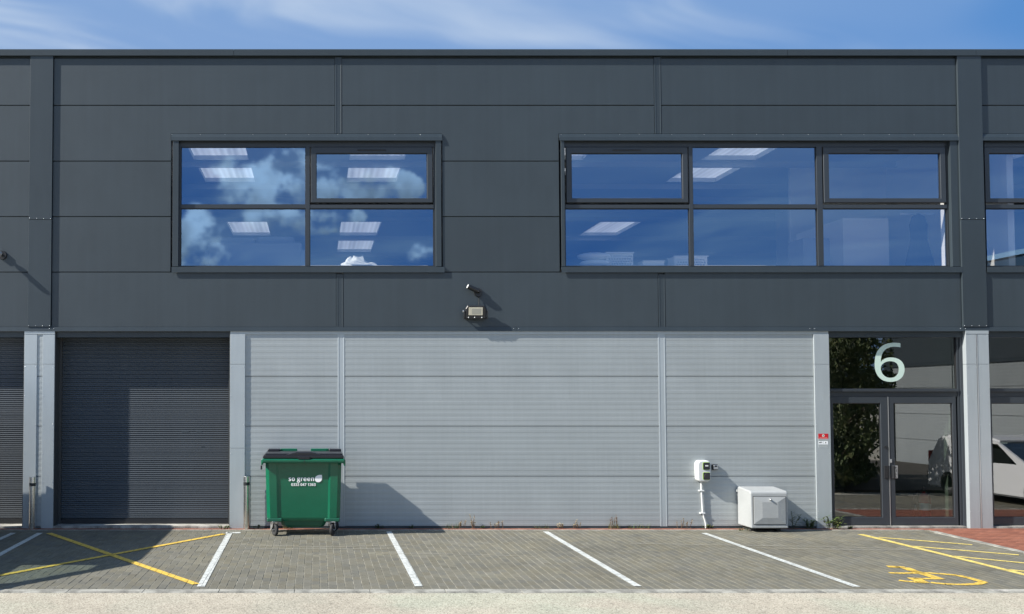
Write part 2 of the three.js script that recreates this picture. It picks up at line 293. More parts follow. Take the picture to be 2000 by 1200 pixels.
{ // red bricks: a single course along the wall, then the fan at the corner on the right
  const red = new THREE.Group(); red.name = 'red_brick_paving'; red.userData.kind = 'structure'; scene.add(red);
  const L = 0.215, g = 0.006, geo = prep(rbox(-L / 2 + g / 2, L / 2 - g / 2, -0.03, 0, -0.046, 0.046, 0.004, 1)), placed = [];
  for (let row = 0; row < 2; row++) for (let x = -8; x < 9.3; x += L) placed.push([x + (row ? L / 2 : 0) + L / 2, Z_RED0 + 0.047 + row * 0.094]);
  const fan = [];
  for (let row = 0; row < 70; row++) { const z = Z_RED0 + 0.047 + row * 0.094; if (z > Z_REDEND) break; let x = z < Z_EDGE0 ? 9.3 : redEdgeX(z) + .05; if (row % 2) { fan.push([x + L / 4, z, .5]); x += L / 2; } for (; x < 25; x += L) fan.push([x + L / 2, z, 1]); }
  const vis = [...placed, ...fan].map(p => [p[0], p[1], CX + p[0] * FOC / (DIST - p[1]), p[2] ?? 1]).sort((a, b) => b[1] - a[1]);
  const show = vis.filter(p => p[2] > -20 && p[2] < 2020).slice(0, 300), set = new Set(show), rest = vis.filter(p => !set.has(p));
  for (const p of show) { const m = new THREE.Mesh(geo, M.brick[Math.floor(rnd() * 4)]); m.name = 'brick'; m.position.set(p[0], rr(-.002, .001), p[1]); m.scale.x = p[3] < 1 ? .48 : 1; m.rotation.z = rr(-.006, .006); m.castShadow = m.receiveShadow = true; red.add(m); }
  const im = new THREE.InstancedMesh(geo, M.brick[0], rest.length), d = new THREE.Object3D(), c = new THREE.Color();
  rest.forEach((p, i) => { d.position.set(p[0], rr(-.002, .001), p[1]); d.scale.x = p[3] < 1 ? .48 : 1; d.updateMatrix(); im.setMatrixAt(i, d.matrix); const k = rr(.8, 1.15); im.setColorAt(i, c.setRGB(k, k * rr(.95, 1.05), k)); });
  im.name = 'brick_field'; im.userData.kind = 'stuff'; im.castShadow = im.receiveShadow = true; red.add(im);
}
{ // pale concrete edging: along the wall, round the corner, and at the road
  const edge = new THREE.Group(); edge.name = 'edging_kerb'; edge.userData.kind = 'structure'; scene.add(edge);
  for (let x = -13; x < RA.x - 0.1; x += 0.915) part('edging_stone', rbox(x, Math.min(x + 0.909, RA.x - 0.05), -0.05, 0.003, Z_EDGE0, Z_PAV0 - 0.006, 0.005, 1), M.edging, edge);
  const n = Math.hypot(redSlope, 1), dx = redSlope / n, dz = 1 / n, len = (Z_REDEND - Z_PAV0) * n;
  for (let s = 0; s < len; s += 0.915) { const g = rbox(-0.0, 0.909, -0.05, 0.005, -0.062, 0.062, 0.005, 1); g.rotateY(-Math.atan2(dz, dx)); g.translate(RA.x + dx * s, 0, RA.z - .05 + dz * s); part('edging_stone', g, M.edging, edge); }
  for (let x = redEdgeX(Z_REDEND); x < 25; x += 0.915) part('edging_stone', rbox(x, x + 0.910, -0.05, 0.004, Z_REDEND + .01, Z_REDEND + .12, 0.005, 1), M.edging, edge);
  for (let x = -14; x < 26; x += 0.915) part('edging_stone', rbox(x, x + 0.910, -0.05, 0.006, Z_PAV1 + 0.004, Z_ROAD + 0.02, 0.006, 1), M.edging, edge);
}
// painted markings: strokes cut along the joints of the pavers they lie on
function clipPoly(poly, r) {
  const cut = (pts, f) => { const out = []; for (let i = 0; i < pts.length; i++) { const a = pts[i], b = pts[(i + 1) % pts.length], fa = f(a), fb = f(b); if (fa >= 0) out.push(a); if (fa >= 0 !== fb >= 0) { const t = fa / (fa - fb); out.push([a[0] + (b[0] - a[0]) * t, a[1] + (b[1] - a[1]) * t]); } } return out; };
  let p = cut(poly, q => q[0] - r[0]); if (p.length) p = cut(p, q => r[1] - q[0]); if (p.length) p = cut(p, q => q[1] - r[2]); if (p.length) p = cut(p, q => r[3] - q[1]); return p;
}
let paintLevel = 0;
function marking(name, label, category, strokes, m, group, keep = 1, lift = 0) {   // strokes: [[x, z] points, width]
  const v = [], y = 0.0045 + lift + (paintLevel = (paintLevel + 1) % 4) * 0.0009;
  const quads = [];
  for (const [pts, w] of strokes) for (let i = 0; i + 1 < pts.length; i++) {
    const [a, b] = [pts[i], pts[i + 1]], l = Math.hypot(b[0] - a[0], b[1] - a[1]), nx = -(b[1] - a[1]) / l * w / 2, nz = (b[0] - a[0]) / l * w / 2;
    quads.push([[a[0] + nx, a[1] + nz], [a[0] - nx, a[1] - nz], [b[0] - nx, b[1] - nz], [b[0] + nx, b[1] + nz]]);
  }
  for (const q of quads) {
    const x0 = Math.min(...q.map(p => p[0])), x1 = Math.max(...q.map(p => p[0])), z0 = Math.min(...q.map(p => p[1])), z1 = Math.max(...q.map(p => p[1]));
    for (const r of paverRects) {
      if (r[1] < x0 || r[0] > x1 || r[3] < z0 || r[2] > z1 || rnd() > keep) continue;
      const e = 0.0015, p = clipPoly(q, [r[0] + e - rr(0, .003), r[1] - e + rr(0, .003), r[2] + e - rr(0, .003), r[3] - e + rr(0, .003)]);
      for (let i = 1; i + 1 < p.length; i++) v.push(p[0][0], y, p[0][1], p[i][0], y, p[i][1], p[i + 1][0], y, p[i + 1][1]);
    }
  }
  for (let i = 0; i < v.length; i += 9) { const ux = v[i + 3] - v[i], uz = v[i + 5] - v[i + 2], wx = v[i + 6] - v[i], wz = v[i + 8] - v[i + 2]; if (uz * wx - ux * wz < 0) for (let k = 0; k < 3; k++) [v[i + 3 + k], v[i + 6 + k]] = [v[i + 6 + k], v[i + 3 + k]]; }
  const g = new THREE.BufferGeometry(); g.setAttribute('position', new THREE.Float32BufferAttribute(v, 3)); g.computeVertexNormals();
  const o = part(numbered(name), g, m, scene); return tag(o, label, category, group);
}
const gp = (...px) => px.map(([x, y]) => { const p = G(x, y); return [p.x, p.z]; });
const LW = 0.098, wl = 'white painted bay line on grey block paving ';
marking('bay_line', 'white painted bay line with a short cross bar at the roller shutter edge', 'road marking', [[gp([449, 1041], [392, 1147]), LW], [gp([441, 1041.5], [470, 1041.5]), 0.16]], M.whitePaint, 'white bay lines');
marking('bay_line', 'white painted bay line starting in the shadow of the green waste bin', 'road marking', [[gp([760, 1039.5], [818, 1146.5]), LW]], M.whitePaint, 'white bay lines');
marking('bay_line', 'white painted bay line running out from the middle of the silver wall', 'road marking', [[gp([1066, 1039.5], [1246, 1146.5]), LW]], M.whitePaint, 'white bay lines');
marking('bay_line', 'white painted bay line starting below the charger pipe, beside the disabled bay symbol', 'road marking', [[gp([1375, 1042], [1674, 1147]), LW]], M.whitePaint, 'white bay lines');
marking('bay_line', 'white painted bay line in shade starting beside the bollard at the left shutter', 'road marking', [[gp([78, 1042], [-140, 1159]), LW]], M.whitePaint, 'white bay lines');
marking('bay_line', 'short stretch of white bay line in shade before the far left shutter', 'road marking', [[gp([26, 1042], [-150, 1120]), LW]], M.whitePaint, 'white bay lines');
marking('cross_marking', 'yellow painted diagonal cross on the paving before the roller shutter', 'road marking', [[gp([95, 1042.5], [383, 1142.5]), 0.105], [gp([437, 1044], [0, 1125], [-150, 1152]), 0.1]], M.yellowPaint);
marking('hatch_marking', 'yellow painted hatching strip beside the red brick corner', 'road marking', [[gp([1681, 1044.5], [1840, 1083], [2005, 1124], [2100, 1148]), 0.115], [gp([1717, 1050.5], [1900, 1065]), 0.085], [gp([1777, 1067.5], [1991, 1085]), 0.085], [gp([1860, 1087], [2005, 1101]), 0.085], [gp([1955, 1112.5], [2060, 1122]), 0.085]], M.yellowPale);
{
  const q = pts => gp(...pts.map(([x, y]) => [1700 + x / 6.667, 1080 + y / 6.667])), w = 0.09;
  marking('wheelchair_symbol', 'yellow painted wheelchair symbol on the paving of the disabled bay', 'road marking', [
    [q([[225, 184], [390, 192]]), 0.14], [q([[330, 186], [450, 198], [560, 240], [620, 258]]), 0.13], [q([[560, 240], [760, 300], [880, 338]]), 0.13],
    [q([[250, 268], [400, 272], [760, 268], [900, 278]]), w], [q([[900, 277], [1130, 298], [1300, 336], [1420, 372], [1490, 388]]), w + 0.01], [q([[1490, 386], [1400, 412], [1200, 420], [980, 413], [790, 393]]), w + 0.005],
    [q([[950, 342], [700, 345], [555, 336]]), w], [q([[560, 332], [700, 398]]), 0.15], [q([[715, 394], [560, 385], [375, 366]]), w]], M.yellowPaint);
}
[['faint pale tyre scuff arcing past the front of the green bin', [[330, 1068], [470, 1066], [640, 1070], [800, 1066]], .05], ['short pale tyre scuff on the paving just before the bin wheels', [[480, 1074], [620, 1073], [760, 1074]], .04], ['long thin pale tyre scuff crossing the white line that starts in the bin shadow', [[730, 1082], [860, 1083], [1000, 1087], [1050, 1089]], .05], ['pale tyre scuff on the paving before the charger and the grey cabinet', [[1230, 1063], [1400, 1066], [1600, 1069], [1790, 1074]], .06], ['pale tyre scuff running under the yellow hatching', [[1480, 1072], [1700, 1076], [1900, 1075], [2000, 1078]], .06]].forEach(([l, p, w]) => marking('tyre_scuff', l, 'tyre mark', [[gp(...p), w]], M.scuff, 'tyre scuffs', 1, 0.004));
{ const a = gp([1930, 1152.5], [1978, 1156]); const o = part('paving_patch', rbox(a[0][0], a[1][0], -.02, .009, a[0][1], a[1][1], .004, 1), M.concrete, scene); tag(o, 'small pale mortar patch in the paving beside the concrete yard', 'patch'); }

// ================================================================ the building
const B = thing('industrial_building', 'two-storey terrace of industrial units in dark grey panels over a silver base', 'building');
const yTop = YY(98), yCap = YY(110.5), yBand0 = YY(640), yDrip = YY(647.5), ZS = -0.012;
const rowsU = [113.5, 206, 315, 423.5, 532, 640].map(y => YY(y));
const xPL0 = XU(57.2), xPL1 = XU(102), xS1a = XU(654.5), xS1b = XU(667.5), xS2a = XU(1281), xS2b = XU(1294), xPR0 = XU(1874), xPR1 = XU(1921), xBL = -9.5, xBR = 19.5;
const w1 = { x0: XU(334), x1: XU(864), y0: YY(533), y1: YY(262) }, w2 = { x0: XU(1093), x1: xPR0, y0: YY(533), y1: YY(262) }, w3 = { x0: xPR1, x1: xPR1 + (w2.x1 - w2.x0), y0: YY(533), y1: YY(262) };
part('backing_wall', [box(xBL, xBR, rowsU[0] - 0.05, yTop - 0.05, -0.14, -0.045), box(xBL, xBR, YY(659), YY(533) - 0.005, -0.14, -0.045), box(xBL, w1.x0, YY(533), rowsU[0] - 0.05, -0.14, -0.045), box(w1.x1, w2.x0, YY(533), rowsU[0] - 0.05, -0.14, -0.045), box(xPR0, xPR1, YY(533), rowsU[0] - 0.05, -0.14, -0.045), box(w1.x0, w1.x1, YY(262), rowsU[0] - 0.05, -0.14, -0.045), box(w2.x0, w2.x1, YY(262), rowsU[0] - 0.05, -0.14, -0.045), box(w3.x0, w3.x1, YY(262), rowsU[0] - 0.05, -0.14, -0.045), box(w3.x1, xBR, YY(533), rowsU[0] - 0.05, -0.14, -0.045)], M.darkTrim, B);
// dark panels, row by row (0 at the top), each one plate with a joint round it
{
  const J = 0.0065, put = (pts) => part('cladding_panel', panel(pts, rr(-0.0006, 0.0006), 0.06, 0.006), M.dark[Math.floor(rnd() * 3)], B);
  const R = (x0, x1, r) => put(rect(x0 + 0.003, x1 - 0.003, rowsU[r + 1] + J, rowsU[r] - J));
  const yw1 = w1.y1 + 0.004;
  for (let r = 0; r < 5; r++) R(xBL, xPL0, r);
  for (const r of [0, 4]) { const k = r ? XU(657) - xS1a : 0, k2 = r ? XU(1284) - xS2a : 0; R(xPL1, xS1a + k, r); R(xS1b + k, xS2a + k2, r); R(xS2b + k2, xPR0, r); R(xPR1, xBR, r); }
  const t = rowsU[1] - J, b = rowsU[2] + J;
  put([[xPL1 + .003, b], [w1.x0 - .003, b], [w1.x0 - .003, yw1], [xS1a - .003, yw1], [xS1a - .003, t], [xPL1 + .003, t]]);
  put([[xS1b + .003, yw1], [w1.x1 + .003, yw1], [w1.x1 + .003, b], [w2.x0 - .003, b], [w2.x0 - .003, yw1], [xS2a - .003, yw1], [xS2a - .003, t], [xS1b + .003, t]]);
  put(rect(xS2b + .003, xPR0 - .003, yw1, t)); put(rect(xPR1 + .003, xBR, yw1, t));
  for (const r of [2, 3]) { R(xPL1, w1.x0, r); R(w1.x1, w2.x0, r); }
  put(rect(w3.x1 + .003, xBR, rowsU[4] + J, rowsU[2] - J));
}
// vertical cover strips with two ridges
function strip(x0, x1, y0, y1, m, z) {
  const w = x1 - x0, p = [[x0, z - 0.03], [x0, z + 0.002], [x0 + w * .14, z + 0.0045], [x0 + w * .2, z + 0.0045], [x0 + w * .26, z + 0.001], [x0 + w * .46, z + 0.001], [x0 + w * .52, z + 0.001], [x0 + w * .6, z + 0.001], [x0 + w * .66, z + 0.001], [x0 + w * .84, z + 0.001], [x0 + w * .9, z + 0.0045], [x1, z + 0.003], [x1, z - 0.03]];
  return part('cover_strip', extr('y', p, y0, y1), m, B);
}
for (const [a, b] of [[xS1a, xS1b], [xS2a, xS2b]]) { strip(a, b, w1.y1 + 0.01, rowsU[0] + 0.02, M.darkTrim, 0); }
strip(XU(657), XU(670), yBand0, w1.y0 - 0.03, M.darkTrim, 0); strip(XU(1284), XU(1297), yBand0, w1.y0 - 0.03, M.darkTrim, 0);
// pilasters of the upper storey, in two lengths
for (const [a, b] of [[xPL0, xPL1], [xPR0, xPR1]]) {
  const ys = YY(430); for (const [y0, y1] of [[yBand0 + 0.01, ys - 0.003], [ys + 0.003, rowsU[0] + 0.06]]) part('pilaster', rbox(a, b, y0, y1, -0.03, 0.036, 0.004, 1), M.darkTrim, B);
  for (let k = 0; k < 4; k++) for (const yy of [ys + 0.02, yBand0 + 0.03]) part('rivet', new THREE.SphereGeometry(0.008, 6, 4).translate(lerp(a + .02, b - .02, k / 3), yy, 0.036), M.rivet, B);
}
// parapet capping in long lengths
{ const js = [xBL, XU(456), XU(1541) , XU(1910), xBR]; for (let i = 0; i + 1 < js.length; i++) part('parapet_cap', extr('x', [[yCap, 0.056], [yTop - 0.012, 0.060], [yTop, 0.050], [yTop + 0.02, -0.45], [yTop - 0.06, -0.45], [yTop - 0.05, 0.02], [yCap, 0.045]], js[i] + 0.003, js[i + 1] - 0.003), M.darkTrim, B); }
// drip flashing between the storeys
{ const js = [xBL, xPL1 + .02, XL(1010), XL(1590), XL(1885), xBR]; for (let i = 0; i + 1 < js.length; i++) { part('drip_flashing', extr('x', [[yDrip, 0.030], [yDrip, 0.022], [yBand0 - .005, 0.012], [yBand0 - 0.005, -0.04], [yBand0 + 0.008, -0.04], [yBand0 + 0.008, 0.020]], js[i] + 0.002, js[i + 1] - 0.002), M.darkTrim, B); for (let k = 0; k < 2; k++) part('rivet', new THREE.SphereGeometry(0.007, 6, 4).translate(js[i + 1] - .05 + k * .09, yBand0 - 0.022, 0.025), M.rivet, B); } 
  for (const b of [box(xBL, XL(46), yDrip - .01, yDrip + 0.03, -0.36, 0.0), box(XL(106), XL(449), yDrip - .01, yDrip + .03, -0.36, 0.0), box(XL(1622), XL(1874), yDrip + .002, yDrip + .03, -0.18, 0.0), box(XL(1934), xBR, yDrip + .002, yDrip + .03, -0.18, 0.0)]) part('flashing_soffit', b, M.reveal, B); }

// ---- windows
const ZF = -0.068, ZG = -0.094;
function makeWindow(px, colsPx, opening, xEnd) {
  const g = sub('window', B), y0 = YY(521), y1 = YY(276);
  const cols = colsPx.map(([a, b]) => [a, b]);
  const x0 = cols[0][0] - 0.035, x1 = cols[cols.length - 1][1] + 0.035;
  const hx0 = px.x0 - 0.0, hx1 = xEnd ?? px.x1;
  part('head_flashing', [extr('x', [[YY(275.5), 0.034], [YY(275.5), 0.026], [YY(270), 0.024], [YY(268), -0.13], [YY(262), -0.13], [YY(262), 0.009], [YY(263), 0.014], [YY(268.5), 0.029]], hx0, hx1)], M.darkTrim, g);
  for (let k = 0; k < (hx1 - hx0) / 0.5; k++) part('rivet', new THREE.SphereGeometry(0.006, 5, 4).translate(hx0 + 0.06 + k * 0.5 + rr(-.1, .1), YY(263.5), 0.014), M.rivet, g);
  part('sill', extr('x', [[YY(533), 0.038], [YY(522), 0.036], [YY(519.5), -0.13], [YY(526), -0.13], [YY(526), 0.02], [YY(533), 0.03]], hx0 + 0.02, hx1 + (xEnd ? 0 : 0.03)), M.darkTrim, g);
  part('jamb_flashing', rbox(hx0 + 0.03, x0 + 0.005, YY(521), YY(270), -0.16, 0.018, 0.004, 1), M.darkTrim, g);
  if (!xEnd) part('jamb_flashing', rbox(x1 - 0.005, hx1 - 0.02, YY(521), YY(270), -0.16, 0.018, 0.004, 1), M.darkTrim, g);
  else part('jamb_flashing', rbox(x1 - 0.005, hx1, YY(521), YY(270), -0.16, 0.005, 0.004, 1), M.darkTrim, g);
  const yT0 = YY(406), yT1 = YY(398.5), fz0 = -0.15;
  part('frame', [box(x0, x1, YY(285), y1 + 0.04, fz0, ZF), box(x0, x1, y0 - 0.02, YY(519), fz0, ZF + 0.006), box(x0, cols[0][0], YY(519), YY(285), fz0, ZF), box(cols[cols.length - 1][1], x1, YY(519), YY(285), fz0, ZF)], M.frame, g);
  cols.forEach(([a, b], i) => {
    if (i) part('mullion', rbox(cols[i - 1][1], a, YY(519), YY(285), fz0, ZF + 0.012, 0.004, 1), M.frame, g);
    part('transom', rbox(a, b, yT0, yT1, fz0, ZF + 0.008, 0.004, 1), M.frame, g);
    const pane = (ax, bx, ay, by, z) => { const m = part('pane', new THREE.BoxGeometry(bx - ax, by - ay, 0.001), M.bluePane, g); m.geometry = prep(new THREE.PlaneGeometry(bx - ax + 0.02, by - ay + 0.02)); m.position.set((ax + bx) / 2, (ay + by) / 2, z); m.rotation.set(rr(-.0022, .0022), rr(-.0022, .0022), 0); 
      part('gasket', [box(ax, bx, by - 0.012, by, ZG - .02, z + .012), box(ax, bx, ay, ay + 0.01, ZG - .02, z + .012), box(ax, ax + 0.01, ay, by, ZG - .02, z + .012), box(bx - 0.01, bx, ay, by, ZG - .02, z + .012)], M.gasket, g); };
    pane(a, b, YY(519), yT0, ZG);
    if (opening[i]) {
      const e = 0.10, ca = a + 0.02, cb = b - 0.02, cy0 = yT1 + 0.035, cy1 = YY(286);
      part('casement', panel(rect(ca, cb, cy0, cy1), ZF + 0.022, 0.06, 0.006, [rect(ca + e, cb - e, cy0 + .075, cy1 - .115).reverse()]), M.frame, g);
      part('trickle_vent', rbox((ca + cb) / 2 - .26, (ca + cb) / 2 + .26, cy1 - 0.07, cy1 - .045, ZF + 0.02, ZF + 0.034, 0.005, 1), M.black, g);
      pane(ca + e - .003, cb - e + .003, cy0 + .072, cy1 - .112, ZF - 0.01);
    } else pane(a, b, yT1, YY(285), ZG);
  });
  part('reveal_lining', [box(x0, x1, YY(519) - 0.06, YY(521), -0.55, fz0), box(x0 - .05, x0, y0, y1, -0.3, fz0), box(x1, x1 + .05, y0, y1, -0.3, fz0), box(x0, x1, y1, y1 + .05, -.3, fz0)], M.interior, g);
  return g;
}
makeWindow(w1, [[XU(352), XU(597)], [XU(605), XU(848)]], [0, 1]);
makeWindow(w2, [[XU(1106), XU(1349)], [XU(1357), XU(1600)], [XU(1611), XU(1855)]], [1, 0, 1], xPR0);
{ const c = (XU(1350) - XU(1106)), s = xPR1 + 0.05; makeWindow(w3, [[s, s + c], [s + c + .07, s + 2 * c + .07], [s + 2 * c + .14, s + 3 * c + .14]], [1, 0, 1], w3.x1); }

// ---- silver base: ribbed panels
const yl = [652, 735.5, 833, 931, 1029].map(y => YY(y));
function ribbed(x0, x1, y0, y1, z) {
  const pts = [[y0, z - 0.05], [y0, z - .004], [y0 + 0.004, z]], n = Math.round((y1 - y0 - .01) / 0.101), h = (y1 - y0 - .008) / n;
  for (let i = 0; i < n; i++) { const a = y0 + 0.004 + i * h; pts.push([a + h * .45, z], [a + h * .49, z - 0.0013], [a + h * .93, z - 0.0013], [a + h * .97, z]); }
  pts.push([y1 - .003, z], [y1, z - .004], [y1, z - .05]); return extr('x', pts, x0, x1);
}
const colL = [[XL(478.5), XL(659.5)], [XL(673), XL(1288)], [XL(1302), XL(1592)]];
for (const [a, b] of colL) for (let r = 0; r < 4; r++) part('ribbed_panel', ribbed(a, b, yl[r + 1] + 0.006, yl[r] - 0.006, ZS + rr(-.0006, .0006)), M.silver[Math.floor(rnd() * 3)], B);
strip(XL(659.5), XL(673), 0.03, yDrip - 0.05, M.silverTrim, ZS); strip(XL(1288), XL(1302), 0.03, yDrip - 0.05, M.silverTrim, ZS);
part('base_backing', [box(XL(460), XL(1620), 0, yDrip, -0.14, ZS - 0.045)], M.silverTrim, B);
part('top_trim', extr('x', [[yDrip - 0.052, ZS + .010], [yDrip + .01, ZS + .010], [yDrip + .01, ZS - .04], [yDrip - .052, ZS - .04]], XL(449), XL(1622)), M.silverTrim, B);
part('base_flashing', extr('x', [[-0.03, ZS + .004], [0.028, ZS + .002], [0.03, ZS - .05], [-0.03, ZS - .05]], XL(478.5), XL(1592)), M.darkTrim, B);
// silver corner trims beside the openings, in lengths
function trim(x0, x1, zBack, joints, z = 0.016) { const ys = [-0.02, ...joints.map(y => YY(y)), yDrip - 0.052]; for (let i = 0; i + 1 < ys.length; i++) part('corner_trim', rbox(x0, x1, ys[i] + (i ? .002 : 0), ys[i + 1] - .002, zBack, z, 0.004, 1), M.silverTrim, B);
  for (let y = 0.3; y < 3.3; y += 0.52) for (const s of [x0 + .02, x1 - .02]) part('rivet', new THREE.SphereGeometry(0.006, 5, 4).translate(s, y, z), M.rivet, B); }
trim(XL(449), XL(478.5), -0.40, [876, 712]);
trim(XL(1592.5), XL(1622), -0.22, [712]);
trim(XL(46), XL(71), -0.40, [712]); trim(XL(82), XL(105.5), -0.40, [712]);
trim(XL(1889), XL(1909.5), -0.22, [712], 0.03); trim(XL(1912.5), XL(1934), -0.22, [712], 0.03);
part('pillar_core', [box(XL(71), XL(82), 0, yDrip, -0.4, -0.04), box(XL(1909.5), XL(1912.5), 0, yDrip, -0.2, 0.012)], M.silverTrim, B);
for (let r = 0; r < 4; r++) part('ribbed_panel', ribbed(XL(71), XL(82), yl[r + 1] + 0.006, yl[r] - 0.006, 0.004), M.silver[1], B);
part('top_trim', [box(XL(46), XL(105.5), yDrip - .05, yDrip + .01, -.05, .02), box(XL(1889), XL(1934), yDrip - .05, yDrip + .01, -.05, .034)], M.silverTrim, B);
part('joint_bead', box(XL(1910), XL(1912.2), 0, yDrip - .06, 0.0, 0.033), M.zinc, B);

// ---- roller shutters
function shutter(x0, x1) {
  const s = sub('roller_shutter', B), z = -0.33, pitch = 0.0755, top = yDrip + 0.05;
  const arc = (y0, h) => { const a = []; for (let i = 0; i <= 4; i++) a.push([y0 + h * (0.06 + 0.88 * i / 4), z + 0.0075 * Math.sin(Math.PI * i / 4)]); return a; };
  const prof = [[0, z - 0.02], [0, z - .004], ...arc(0, pitch / 2), ...arc(pitch / 2, pitch / 2), [pitch - .001, z - .004], [pitch - .001, z - 0.02]];
  const geo = prep(extr('x', prof, x0, x1));
  let k = 0; for (let y = 0.13; y < top; y += pitch) { const m = new THREE.Mesh(geo, M.shutter[k++ % 3]); m.name = 'slat'; m.castShadow = m.receiveShadow = true; m.position.set(0, y, rr(-.001, .001)); m.rotation.x = rr(-.0012, .0012); s.add(m); }
  part('bottom_rail', rbox(x0, x1, 0.035, 0.128, z - 0.02, z + 0.02, 0.006, 1), M.black, s);
  part('guide_channel', box(x1 - 0.05, x1 - 0.008, 0, top, z + .012, z + 0.055), M.reveal, s); part('guide_channel', box(x0 + 0.008, x0 + 0.05, 0, top, z + .012, z + 0.055), M.reveal, s);
}
for (const [a, b, y] of [[355, 369, 843.5], [383, 394, 843], [393, 400, 873.5]]) { const p = W(a, y, -.318), q = W(b, y, -.318); part('paint_scrape', rbox(p.x, q.x, p.y - .009, p.y + .006, -.3262, -.3225, .0015, 1), M.darkTrim, B); }
shutter(XL(105.5) + .004, XL(449) - .004); shutter(XL(46) - 3.55, XL(46) - .004);
part('opening_reveal', [box(XL(105.5), XL(105.5) + .012, 0, yDrip, -0.4, 0.006), box(XL(449) - .012, XL(449), 0, yDrip, -.4, .006), box(XL(46) - .012, XL(46), 0, yDrip, -.4, .006)], M.reveal, B);
part('left_end_wall', box(xBL, XL(46) - 3.55, -0.02, yDrip, -0.4, 0.01), M.silverTrim, B);
part('threshold', box(XL(105.5), XL(449), -0.05, 0.034, -0.42, 0.028), M.concrete, B); part('threshold', box(XL(46) - 3.55, XL(46), -0.05, 0.034, -0.42, 0.028), M.concrete, B);

// ---- entrance doors
const font = await new FontLoader().loadAsync('fonts/droid/droid_sans_bold.typeface.json'), fontR = await new FontLoader().loadAsync('fonts/droid/droid_sans_regular.typeface.json');
function text(str, f, h, depth = 0.002) { const g = new TextGeometry(str, { font: f, size: h, depth, curveSegments: 6, bevelEnabled: false }); g.computeBoundingBox(); const b = g.boundingBox; g.translate(-(b.min.x + b.max.x) / 2, -(b.min.y + b.max.y) / 2, 0); return g; }
function entrance(x0, x1, withNumber) {
  const d = sub('entrance_door', B), zf = -0.085, zb = -0.16, yH = YY(760), yT = YY(773), top = yDrip + 0.004, w = 0.045;
  part('door_frame', [box(x0, x0 + w, 0.02, top, zb, zf), box(x1 - w, x1, 0.02, top, zb, zf), box(x0 + w, x1 - w, top - 0.045, top, zb, zf)], M.frame, d);
  part('transom', [rbox(x0 + w, x1 - w, yH - .05, yH, zb, zf + 0.03, .005, 1), box(x0 + w, x1 - w, yT - .02, yH - .05, zb, zf - .01)], M.frame, d);
  const gl = (name, ax, bx, ay, by, z) => { const m = part(name, new THREE.PlaneGeometry(bx - ax, by - ay), name === 'door_pane' ? M.doorPane : M.fanPane, d); m.position.set((ax + bx) / 2, (ay + by) / 2, z); m.rotation.set(rr(-.001, .001), rr(-.001, .001), 0); return m; };
  gl('fanlight_pane', x0 + w, x1 - w, yH, top - .045, zf - .04);
  part('gasket', [box(x0 + w, x1 - w, yH, yH + .01, zf - .05, zf - .025), box(x1 - w - .012, x1 - w, yH, top - .045, zf - .05, zf - .02)], M.gasket, d);
  const yb = 0.04, yt = yT - .022, xm = withNumber ? XL(1742) : (x0 + x1) / 2;
  [[x0 + w + .012, xm - .004, 0], [xm + .004, x1 - w - .03, 1]].forEach(([a, b, k]) => {
    const e0 = k ? 0.115 : 0.10, e1 = k ? 0.10 : 0.135, g0 = a + (k ? .10 : .055), g1 = b - (k ? .07 : .135);
    part('door_leaf', panel(rect(a, b, yb, yt), zf - .005, 0.055, 0.006, [rect(g0, g1, yb + .14, yt - .12).reverse()]), M.frame, d);
    gl('door_pane', g0 - .003, g1 + .003, yb + .137, yt - .117, zf - .035);
    part('gasket', [box(g0, g1, yb + .14, yb + .15, zf - .05, zf - .02), box(g1 - .008, g1, yb + .14, yt - .12, zf - .05, zf - .02), box(g0, g1, yt - .128, yt - .12, zf - .05, zf - .02)], M.gasket, d);
  });
  part('meeting_strip', box(xm - .004, xm + .004, yb, yt, zf - .05, zf + 0.003), M.zinc, d);
  const hy = YY(923);
  part('door_handle', [rbox(xm + .03, xm + .07, hy - .12, hy + .12, zf, zf + .06, .012, 2), rbox(xm - .10, xm - .01, hy - .115, hy + .115, zf - .004, zf + .012, .004, 1)], M.black, d);
  const plate = part('push_plate', rbox(xm + .075, xm + .145, hy - .115, hy + .115, zf - .004, zf + .006, .003, 1), M.zinc, d);
  ['P', 'U', 'L', 'L'].forEach((c, i) => { const t = text(c, font, 0.042, .001); t.translate(xm + .11, hy + .075 - i * .052, zf + .0065); part('letter', t, M.black, plate); });
  part('lock_cylinder', cyl(.028, .028, .02).rotateX(Math.PI / 2).translate(xm - .06, YY(874), zf), M.black, d);
  part('lock_keep', rbox(xm + .01, xm + .045, YY(905), YY(898), zf - .003, zf + .008, .003, 1), M.zinc, d);
  if (withNumber) { const g = text('6', fontR, 1, .0015); g.computeBoundingBox(); const s = (YY(669) - YY(746)) / (g.boundingBox.max.y - g.boundingBox.min.y), sx = (XL(1770) - XL(1711.5)) / (g.boundingBox.max.x - g.boundingBox.min.x); g.scale(sx, s, 1); g.translate(W(1740.5, 707, zf).x, (YY(669) + YY(746)) / 2, zf - .038); part('number_sign', g, M.digit, d); }
  part('threshold', box(x0, x1, -0.05, 0.03, -0.4, 0.012), M.concrete, d);
  part('opening_reveal', [box(x1, x1 + .06, 0, top, -.2, -.06)], M.frame, d);
}
entrance(XL(1622), XL(1884), true);
entrance(XL(1934) + .002, XL(1934) + 2.45, false);
part('right_end_wall', box(XL(1934) + 2.452, xBR, -0.02, yDrip, -0.2, ZS), M.silverTrim, B);

